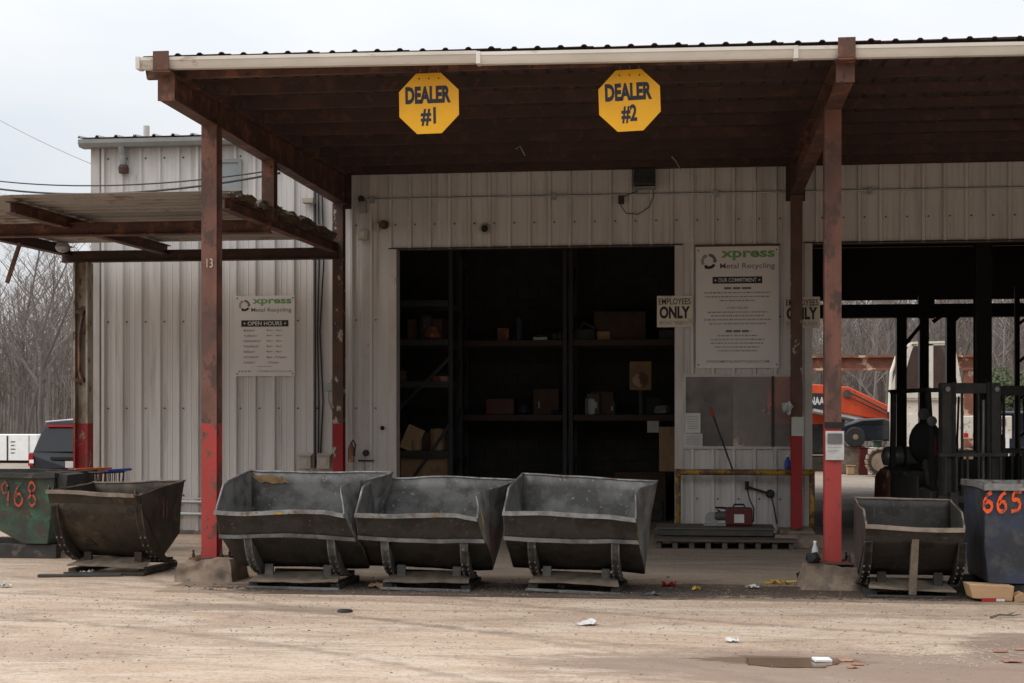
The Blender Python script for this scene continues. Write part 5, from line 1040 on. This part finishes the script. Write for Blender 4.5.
for x in (w1+.5, w0-.4): t = MB().lathe([(.1, -.1), (.38, -.1), (.42, 0), (.38, .12), (.1, .12)], 'y', 18, (x, .1, .42)); t.build('wheel', 'tyre', r)
MB().box(w0-.5, w0-.1, -.05, .0, .05, zb1+.1).build('landing_leg', 'white_clean', r)
c = P(1003, 413, 62); r = thing('parked_car', 'dark car roof beyond the pale trailer', 'car', (c.x, 62, -.03)); MB().prism([(-1.2, .4), (-1.2, 1.1), (-.7, 1.25), (-.4, 2.1), (.9, 2.1), (1.3, 1.2), (1.4, .4)], 'y', 0, 1.7).build('body', 'navy_paint', r, bevel=.08); MB().prism([(-.55, 1.35), (-.33, 1.98), (.82, 1.98), (1.1, 1.35)], 'y', -.01, -.002).build('side_window', 'car_glass', r)
for x in (-.8, .9): MB().lathe([(.1, -.1), (.34, -.1), (.36, 0), (.34, .1), (.1, .1)], 'y', 16, (x, 0, .35)).build('wheel', 'tyre', r)

# ================================================================== LEFT YARD: SUV, white box, carts
Y0 = 32.0; c = P(73, 460, Y0); s = 31.5/30
r = thing('parked_suv', 'black SUV seen from behind beyond the green bin', 'car', (c.x, Y0, -.03), R(6))
def ring(zs): return zs
prof = [(-.98, .35), (-1.0, .75), (-.98, 1.0), (-.93, 1.05), (-.74, 1.62), (-.66, 1.74), (0, 1.79), (.66, 1.74), (.74, 1.62), (.93, 1.05), (.98, 1.0), (1.0, .75), (.98, .35)]
bd = MB(); nst = [(0.0, .97), (.06, 1.0), (4.3, .98), (4.9, .9)]
low = prof
for y, k in ((0.02, .98), (.1, 1.0), (3.2, 1.0), (3.3, 1.0)): bd.v += [(p[0]*k, y+(max(0, p[1]-1.0)*.28 if y < 1 else 0), p[1]) for p in low]
n = len(low)
for j in range(3): bd.f += [(j*n+i, j*n+(i+1) % n, (j+1)*n+(i+1) % n, (j+1)*n+i) for i in range(n)]
bd.f += [tuple(range(n)), tuple(3*n+i for i in range(n))]
bd.build('body', 'navy_paint', r, smooth=False); MB().box(-.97, .97, 3.3, 4.7, .35, 1.08).build('hood', 'navy_paint', r, bevel=.08)
MB().add([(-.86, .05, 1.08), (.86, .05, 1.08), (.68, .19, 1.6), (-.68, .19, 1.6), (-.86, .02, 1.08), (.86, .02, 1.08), (.68, .165, 1.6), (-.68, .165, 1.6)], [(4, 5, 6, 7), (0, 3, 2, 1), (0, 1, 5, 4), (1, 2, 6, 5), (2, 3, 7, 6), (3, 0, 4, 7)]).build('rear_window', 'car_glass', r)
MB().box(-.62, .62, .1, .3, 1.63, 1.67).build('brake_light', 'tail_red', r); MB().tube([(-.68, .22, 1.74), (0, .25, 1.8), (.68, .22, 1.74)], .022, 6).build('roof_edge', 'silver_trim', r)
for sx in (-1, 1):
    MB().prism([(sx*1.0, .76), (sx*.89, .76), (sx*.89, 1.0), (sx*.95, 1.06), (sx*.99, 1.0)], 'y', -.03, .12).build('tail_light', 'tail_red', r); MB().box(sx*.92-.05, sx*.92+.05, -.035, -.031, .82, .9).build('reverse_light', 'white_clean', r)
    t, m = MB(), MB(); wheel(t, m, (sx*.85, .9, .38), .38, .26); w = t.build('wheel', 'tyre', r); m.build('rim', 'silver_trim', w)
    t, m = MB(), MB(); wheel(t, m, (sx*.85, 3.8, .38), .38, .26); w = t.build('wheel', 'tyre', r); m.build('rim', 'silver_trim', w)
MB().box(-1.0, 1.0, -.08, .1, .4, .62).build('bumper', 'navy_paint', r, bevel=.03); MB().box(-.17, .17, -.015, -.004, .72, .87).build('licence_plate', 'paper', r); MB().box(-.5, .5, -.03, .03, .9, .96).build('tailgate_trim', 'black_rubber', r)
Y0 = 58.0; a, b = P(-26, 434.5, Y0), P(37, 470, Y0); r = thing('storage_container', 'low white storage box with small lettering beyond the black SUV', 'container', (a.x, Y0, -.03)); w = b.x-a.x; h = a.z+.03
MB().box(0, w, 0, 1.8, .1, h).build('body', 'white_clean', r, bevel=.02); px = P(7.5, 450, Y0).x-a.x; MB().box(px-.03, px+.03, -.02, -.001, .1, h-.05).build('door_post', 'dark_steel', r); px2 = P(29, 450, Y0).x-a.x; MB().box(px2-.015, px2+.015, -.02, -.001, .1, h-.03).build('door_post', 'galv', r)
for i in range(4): m = MB(); wordline(m, px+.14, px+.34, h-.32-i*.15, .05, -.006, i, (.15, .2)); m.build('lettering', 'ink_grey', r)
MB().box(.1, w-.1, .2, 1.6, 0, .099).build('skid', 'dark_steel', r)
def cart(label, loc, rz, m_handle, m_wire='dark_steel'):
    r = thing('wire_cart', label, 'cart', loc, rz, 'wire carts behind the dark hopper'); w, d, z0, z1 = .28, .85, .6, 1.07
    b = MB()
    for z in (z0, .66, .77, .88, z1):
        k = .85+.15*(z-z0)/(z1-z0); b.tube([(-w*k, 0, z), (w*k, 0, z), (w*k, d*k, z), (-w*k, d*k, z), (-w*k, 0, z)], .011 if z < z1 else .018, 4)
    for i in range(13): y = d*i/12; b.tube([(-w, y, z1), (-w*.85, y*.85, z0), (w*.85, y*.85, z0), (w, y, z1)], .009, 4, False)
    for i in range(7): x = -w+2*w*i/6; b.tube([(x, 0, z1), (x*.85, 0, z0)], .005, 4, False); b.tube([(x, d, z1), (x*.85, d*.85, z0)], .005, 4, False)
    b.build('basket', m_wire, r); MB().tube([(-w-.02, -.1, 1.1), (w+.02, -.1, 1.1)], .018, 8).build('handle', m_handle, r)
    for sx in (-1, 1): MB().tube([(sx*w, -.1, 1.1), (sx*w, 0, z1), (sx*w*.9, .1, .2), (sx*w*.9, .75, .14)], .012, 6).build('frame', m_wire, r)
    for sx in (-1, 1):
        for y in (.1, .75): MB().lathe([(.03, -.015), (.06, -.012), (.06, .012), (.03, .015)], 'x', 12, (sx*w*.9, y, .06)).build('castor', 'tyre', r)
    return r
cart('wire shopping cart with a blue handle behind the dark hopper', (P(121, 480, 19.8).x, 19.5, -.004), R(80), 'blue_plastic')
cart('red wire shopping cart between the green bin and the wall', (P(86, 480, 19.8).x, 19.9, -.004), R(60), 'orange_plastic', 'red_case')
c = P(121, 485, 19.4); r = thing('crate', 'blue plastic tray in the wire cart behind the dark hopper', 'tray', (c.x, 19.45, .57)); MB().box(-.18, .18, 0, .3, 0, .33).build('body', 'blue_plastic', r, bevel=.01); MB().box(-.2, .2, -.02, .32, .331, .36).build('rim', 'blue_plastic', r)
c = G(185, 531); r = thing('rolled_mat', 'dark rolled mat lying at the wall foot beside the left column', 'mat', (c.x, c.y-.3, .0)); MB().tube([(-.45, 0, .07), (0, .02, .08), (.3, 0, .08), (.42, .02, .06)], [.05, .075, .08, .05], 10).warp(lambda v: v+Vector(noise.noise_vector(v*5))*.03).build('roll', 'debris', r, smooth=True)

# ================================================================== CABLES OVERHEAD
def sag(a, b, s, n=18): return [a.lerp(b, i/n)-Vector((0, 0, s*4*(i/n)*(1-i/n))) for i in range(n+1)]
e = Vector((XL, 18.9, 5.02))
tag(MB().tube(sag(P(-70, 170, 26), e, .25), .011, 5).build('overhead_cable', 'cable'), 'upper black overhead cable running to the canopy rafter', 'cable', 'overhead cables')
tag(MB().tube(sag(P(-70, 176, 26), e-Vector((0, 0, .05)), .3), .016, 5).build('overhead_cable', 'cable'), 'lower thicker black overhead cable running to the canopy rafter', 'cable', 'overhead cables')
tag(MB().tube(sag(P(-60, 84, 30), Vector((BX0+.05, YW+.3, P(92, 166, YW).z)), .1), .007, 5).build('overhead_cable', 'galv'), 'thin pale wire slanting across the sky to the wall corner', 'cable', 'overhead cables')
# ================================================================== TREES
def tree_meshes(seed, h):
    rr = random.Random(seed); tr, br = MB(), MB()
    def limb(mb, p, d, l, r0, lev):
        pts = [p]; rs = [r0]; n = 5 if lev < 2 else 3; q = p.copy(); dd = d.copy()
        for i in range(n):
            dd = (dd+Vector((rr.gauss(0, .12), rr.gauss(0, .12), .06 if lev else 0))).normalized(); q = q+dd*l/n; pts.append(q.copy()); rs.append(r0*(1-.75*(i+1)/n))
        mb.tube(pts, rs, 5 if lev == 0 else 3, False)
        if lev < 3:
            k = (16, 6, 5)[lev]
            for i in range(k):
                t = (.3+.7*(i+rr.random())/k) if lev == 0 else (.2+.8*(i+rr.random())/k); t = min(t, .97); j = min(int(t*n), n-1); f = t*n-j; s = pts[j].lerp(pts[j+1], f)
                a = rr.uniform(0, 6.283); up = rr.uniform(.35, 1.1) if lev == 0 else rr.uniform(.0, .7); nd = (Vector((math.cos(a), math.sin(a), up))+dd*.5).normalized()
                limb(br, s, nd, l*(.34 if lev == 0 else .55)*rr.uniform(.6, 1.15)*(1.25-t*.6), max(rs[j]*.5, .007), lev+1)
    limb(tr, Vector((0, 0, -.1)), Vector((rr.gauss(0, .04), rr.gauss(0, .04), 1)).normalized(), h, h*.0115, 0)
    return tr.mesh('trunk', 'bark'), br.mesh('crown', 'twig')
variants = [tree_meshes(100+i, (10.5, 11.5, 9.5, 11, 10, 9)[i]) for i in range(6)]
rt = random.Random(21)
spots = []
for i in range(34): spots.append((rt.uniform(-75, 125), rt.uniform(74, 90), 'l'))
for i in range(44): spots.append((rt.uniform(770, 1090), rt.uniform(72, 92), 'r'))
spots.sort(key=lambda s: s[0])
nl = nr = 0
ORD = ['']
for i, (px, Y, side) in enumerate(spots):
    tm, cm = variants[rt.randrange(6)]; c = P(px, 400, Y)
    o = thing('bare_tree', 'bare grey tree in the wood beyond the left yard' if side == 'l' else 'bare grey tree in the wood seen through the drive-through bay', 'tree', (c.x, Y, -.1), rt.uniform(0, 6.28), 'bare trees of the wood at the left' if side == 'l' else 'bare trees of the wood behind the rear yard')
    s = rt.uniform(.8, 1.15); o.scale = (s, s, s*rt.uniform(.9, 1.1))
    for me, nm in ((tm, 'trunk'), (cm, 'crown')): k = bpy.data.objects.new(nm, me); COL.objects.link(k); k.parent = o
# the rest of the wood, one mass
fw = MB(); rt = random.Random(5)
for i in range(900):
    if i % 3 == 0: px = rt.uniform(-120, 170)
    else: px = rt.uniform(740, 1130)
    Y = rt.uniform(92, 132); c = P(px, 400, Y); h = rt.uniform(6.5, 12); lean = rt.gauss(0, .5); zb_ = 0 if Y < 128 else 1
    p = [Vector((c.x, Y, zb_-.1)), Vector((c.x+lean*.5, Y, h*.5)), Vector((c.x+lean, Y+.2, h))]; fw.tube(p, [.13, .08, .015], 3, False)
    for k in range(13):
        t = rt.uniform(.15, 1); q = p[0].lerp(p[2], t); a = rt.uniform(0, 6.28); l = rt.uniform(.8, 2.6)*(1.2-t*.5); e_ = q+Vector((math.cos(a)*l*.6, math.sin(a)*l*.3, l*rt.uniform(.5, 1))); fw.tube([q, e_], [.04, .012], 3, False)
        for k2 in range(3): s_ = q.lerp(e_, rt.uniform(.3, 1)); fw.tube([s_, s_+Vector((rt.gauss(0, .6), rt.gauss(0, .3), rt.uniform(.3, 1.2)))], [.018, .008], 3, False)
o = fw.build('woods', 'twig', kind='stuff'); o['label'] = 'dense far wood of bare grey trees'; o['category'] = 'woods'
def bush(label, px, Y, w, h, m, seed, zb=0, nleaf=3500):
    rr = random.Random(seed); c = P(px, 400, Y); r = thing('evergreen_bush', label, 'bush', (c.x, Y, -.05), 0, 'green bushes at the wood edge'); MB().tube([(0, 0, 0), (.05, 0, h*.5), (0, 0, h*.8)], [.09, .06, .02], 6).build('trunk', 'bark', r)
    mb = MB(); cl = [(Vector((rr.gauss(0, w*.3), rr.gauss(0, w*.3), zb+rr.uniform(.25, .95)*h)), rr.uniform(.18, .36)*w) for i in range(16)]
    for i in range(nleaf):
        q, rad = rr.choice(cl); v = Vector((rr.gauss(0, 1), rr.gauss(0, 1), rr.gauss(0, 1))).normalized()*rad*rr.uniform(.6, 1.05); p = q+v; a = Vector((rr.gauss(0, 1), rr.gauss(0, 1), rr.gauss(0, 1))).normalized()*.11; b = a.orthogonal().normalized()*.05; mb.add([p-a-b*.2, p-b, p+a, p+b], [(0, 1, 2, 3)])
    mb.build('crown', m, r)
bush('green evergreen bush behind the trailer in the rear yard', 1003, 68, 1.9, 3.9, 'evergreen', 3)
bush('low green bush between the gantry post and the crane', 972, 69, 1.3, 2.2, 'evergreen', 8)

# ================================================================== LITTER, PUDDLE, DEBRIS
def flatblob(cx, cy, rx, ry, seed, z, n=36, rough=.35):
    vs = [(cx, cy, z)]
    for i in range(n):
        a = 2*math.pi*i/n; k = 1+rough*noise.noise((math.cos(a)*1.6+seed, math.sin(a)*1.6, 0))+.12*noise.noise((math.cos(a)*5+seed, math.sin(a)*5, 2)); vs.append((cx+rx*k*math.cos(a), cy+ry*k*math.sin(a), z))
    return MB().add(vs, [(0, 1+i, 1+(i+1) % n) for i in range(n)])
p0, p1 = G(725, 662), G(852, 662)
flatblob((p0.x+p1.x)/2, p0.y+.02, (p1.x-p0.x)*.47, .24, 3, .0045, 90, .55).build('puddle', 'puddle_water')['kind'] = 'structure'
def crumple(name, label, px, py, w, d, h, m, seed, cat='litter', z=0, rz=0):
    c = G(px, py); r = thing(name, label, cat, (c.x, c.y, z), R(rz)); n = 7; mb = MB().patch((-w/2, -d/2, 0), (w/2, -d/2, 0), (w/2, d/2, 0), (-w/2, d/2, 0), n, n)
    mb.warp(lambda v: Vector((v.x, v.y, .006+h*abs(noise.noise((v.x/w*2.6+seed, v.y/d*2.6, seed)))*1.6))+Vector(noise.noise_vector((v.x*9+seed, v.y*9, 0)))*w*.08); 
    for i, v in enumerate(mb.v): mb.v[i] = (v[0], v[1], max(v[2], .004))
    mb.build('body', m, r, solid=.004); return r
Z1 = .007
crumple('paper_scrap', 'crumpled white paper on the open concrete below the right hopper', 587, 625, .17, .14, .05, 'paper', 1)
crumple('paper_scrap', 'small white paper on the concrete left of the puddle', 732, 642, .1, .09, .03, 'paper', 2)
c = G(822, 662); tag(MB().obox((c.x, c.y, .018), (.13, .1, .02), (.05, .03, .2)).build('white_card', 'white_clean', bevel=.004), 'white card lying in the puddle', 'card')
crumple('red_wrapper', 'crumpled red wrapper in the dark dirt right of the hoppers', 669, 587, .15, .11, .08, 'red_plastic', 3, z=Z1)
crumple('yellow_scrap', 'small yellow scrap in the dark dirt near the red wrapper', 696, 591, .08, .07, .04, 'yellow_plastic', 4, z=Z1)
c = G(785, 585); r = thing('yellow_strap', 'tangled yellow strap left of the right front plinth', 'strap', (c.x, c.y, Z1)); rr = random.Random(3)
MB().tube([Vector((-.2+.4*i/24+rr.gauss(0, .03), rr.gauss(0, .05), .012+.03*rr.random())) for i in range(25)], .011, 5).build('strap', 'yellow_plastic', r)
crumple('dark_scrap', 'dark shiny metal scrap on the dirt below the right hopper', 650, 596, .2, .08, .03, 'litter_dark', 6, z=Z1)
c = G(345, 612); tag(MB().lathe([(.07, .003), (.075, .012), (.06, .022)], 'z', 16, (c.x, c.y, 0)).build('black_disc', 'litter_dark'), 'small flat black disc on the open concrete left of centre', 'disc')
c = G(1003, 618); r = thing('twig', 'dry forked twig on the concrete at the right edge', 'twig', (c.x, c.y, .012)); MB().tube([(-.12, -.06, 0), (-.03, .0, .02), (.1, .03, .01), (.17, .06, .02)], [.012, .01, .008, .004], 5).build('stem', 'bark', r); MB().tube([(.05, .02, .02), (.12, .08, .03)], [.008, .003], 5).build('fork', 'bark', r)
c = G(997, 603); r = thing('crushed_carton', 'flattened cardboard carton under the blue-grey bin', 'carton', (c.x-.02, c.y+.05, Z1), R(5)); MB().prism([(-.2, .03), (.18, .0), (.2, .15), (-.24, .17)], 'y', 0, .25).build('body', 'cardboard', r, bevel=.008); MB().prism([(.2, .0), (.36, .01), (.28, .09), (.2, .05)], 'y', -.03, .15).build('flap', 'cardboard', r); MB().box(-.12, .1, -.012, -.003, .0, .035).build('label_strip', 'red_plastic', r); MB().box(.02, .1, -.02, -.013, .005, .03).build('label_strip', 'paper', r)
crumple('cardboard_scrap', 'torn cardboard scrap on the dirt between the first two hoppers', 383, 588, .3, .18, .06, 'cardboard', 8, z=Z1)
crumple('paper_scrap', 'tiny white scrap in the dirt under the right hopper', 561, 589, .07, .06, .04, 'paper', 9, z=Z1)
crumple('paper_scrap', 'pale scrap in the dirt midway to the right plinth', 752, 589, .14, .08, .03, 'paper_grey', 10, z=Z1)
crumple('white_rag', 'white scrap at the left edge of the yard', 5, 587, .12, .1, .05, 'paper', 12)
crumple('white_rag', 'white rag caught under the dark left hopper', 87, 574, .16, .1, .06, 'paper', 13)
a, b = G(38, 577), G(122, 576); tag(MB().bar((a.x, a.y, .016), (b.x, b.y, .016), .08, .03).build('steel_bar', 'dark_machine', bevel=.004), 'flat steel bar on the ground in front of the dark left hopper', 'bar')
for i, (px, py, w) in enumerate(((846, 661, .1), (858, 665, .08), (1000, 652, .1), (1012, 662, .13), (1022, 650, .1), (852, 668, .07))): crumple('clay_lump', 'orange clay smear at the edge of the puddle' if px < 900 else 'orange clay smear at the right edge of the yard', px, py, w, w*.9, .006, 'clay', 30+i, 'clay').__setitem__('group', 'clay at the puddle' if px < 900 else 'clay at the right edge')
# things on the right plinth
c = P(825, 545, YF-.28); r = thing('water_bottle', 'clear plastic bottle standing on the right front plinth', 'bottle', (XR-.19, YF-.15, .29)); MB().lathe([(.03, 0), (.034, .01), (.034, .13), (.015, .18), (.015, .2)], 'z', 12).build('body', 'bottle_plastic', r, smooth=True); MB().lathe([(.035, .05), (.035, .1)], 'z', 12).build('label_band', 'paper', r); MB().lathe([(.017, .201), (.017, .22)], 'z', 10).build('cap', 'white_clean', r)
r = thing('black_bag', 'crumpled black bag beside the bottle on the right front plinth', 'bag', (XR-.22, YF-.22, .30)); MB().lathe([(.02, -.02), (.075, .0), (.085, .04), (.055, .08), (.01, .095)], 'z', 14).warp(lambda v: v+Vector(noise.noise_vector(v*16))*.035).build('body', 'black_rubber', r)
r = thing('black_bag', 'small black rubbish lump left of the right front plinth', 'bag', tuple(G(803, 579)+Vector((0, 0, .01)))); MB().lathe([(.02, -.01), (.07, .0), (.08, .05), (.03, .09), (.01, .1)], 'z', 12).warp(lambda v: v+Vector(noise.noise_vector(v*18))*.03).build('body', 'black_rubber', r)
# uncountable grit: stones, rust flakes and dead leaves
def grit(name, label, m, n, region, smin, smax, seed, zbase, flat=.5):
    rr = random.Random(seed); mb = MB()
    for i in range(n):
        x, y = region(rr); s = rr.uniform(smin, smax)*rr.uniform(.5, 1); a = rr.uniform(0, 6.28)
        vs = []
        for k in range(5): q = a+k*1.256; vs.append((x+s*math.cos(q)*rr.uniform(.6, 1.2), y+s*math.sin(q)*rr.uniform(.6, 1.2), zbase))
        vs.append((x+rr.gauss(0, s*.2), y+rr.gauss(0, s*.2), zbase+s*flat*rr.uniform(.5, 1.2)))
        mb.add(vs, [(k, (k+1) % 5, 5) for k in range(5)])
    o = mb.build(name, m, kind='stuff'); o['label'] = label; o['category'] = name.replace('_', ' '); return o
def band(rr): 
    x = rr.uniform(-5.5, 4.2); return x, 15.0+abs(rr.gauss(0, .75))
def band2(rr):
    x = rr.choice((-4.2, -3.1, -2.6, -1.4, -.9, -.2, .8, 2.2, 3.1))+rr.gauss(0, .5); return x, 15.1+abs(rr.gauss(0, .5))
grit('grit', 'dark rusty grit in the dirt under the hoppers', 'debris', 4200, band2, .008, .04, 1, .004)
grit('pebbles', 'small stones strewn along the canopy edge', 'stone', 1500, band, .006, .022, 2, .004, .7)
grit('gravel', 'fine gravel scattered over the open concrete', 'stone', 7000, lambda rr: (rr.uniform(-7, 4), 14.9-abs(rr.gauss(0, 2.4))), .005, .02, 3, -.002, .6)
grit('dark_crumbs', 'dark crumbs scattered over the open concrete', 'debris', 480, lambda rr: (rr.uniform(-7, 4), 14.9-abs(rr.gauss(0, 2.0))), .006, .028, 4, -.002, .35)
def pstraw(rr): c = G(940, 655); return c.x+rr.gauss(0, .35), c.y+rr.gauss(0, .3)
mb = MB(); rr = random.Random(6)
for i in range(140):
    x, y = pstraw(rr); a = rr.uniform(0, 3.14); l = rr.uniform(.02, .07); mb.bar((x, y, .004), (x+l*math.cos(a), y+l*math.sin(a), .008), .004, .003)
o = mb.build('straw', 'cord_cream', kind='stuff'); o['label'] = 'pale straw bits scattered right of the puddle'; o['category'] = 'straw'
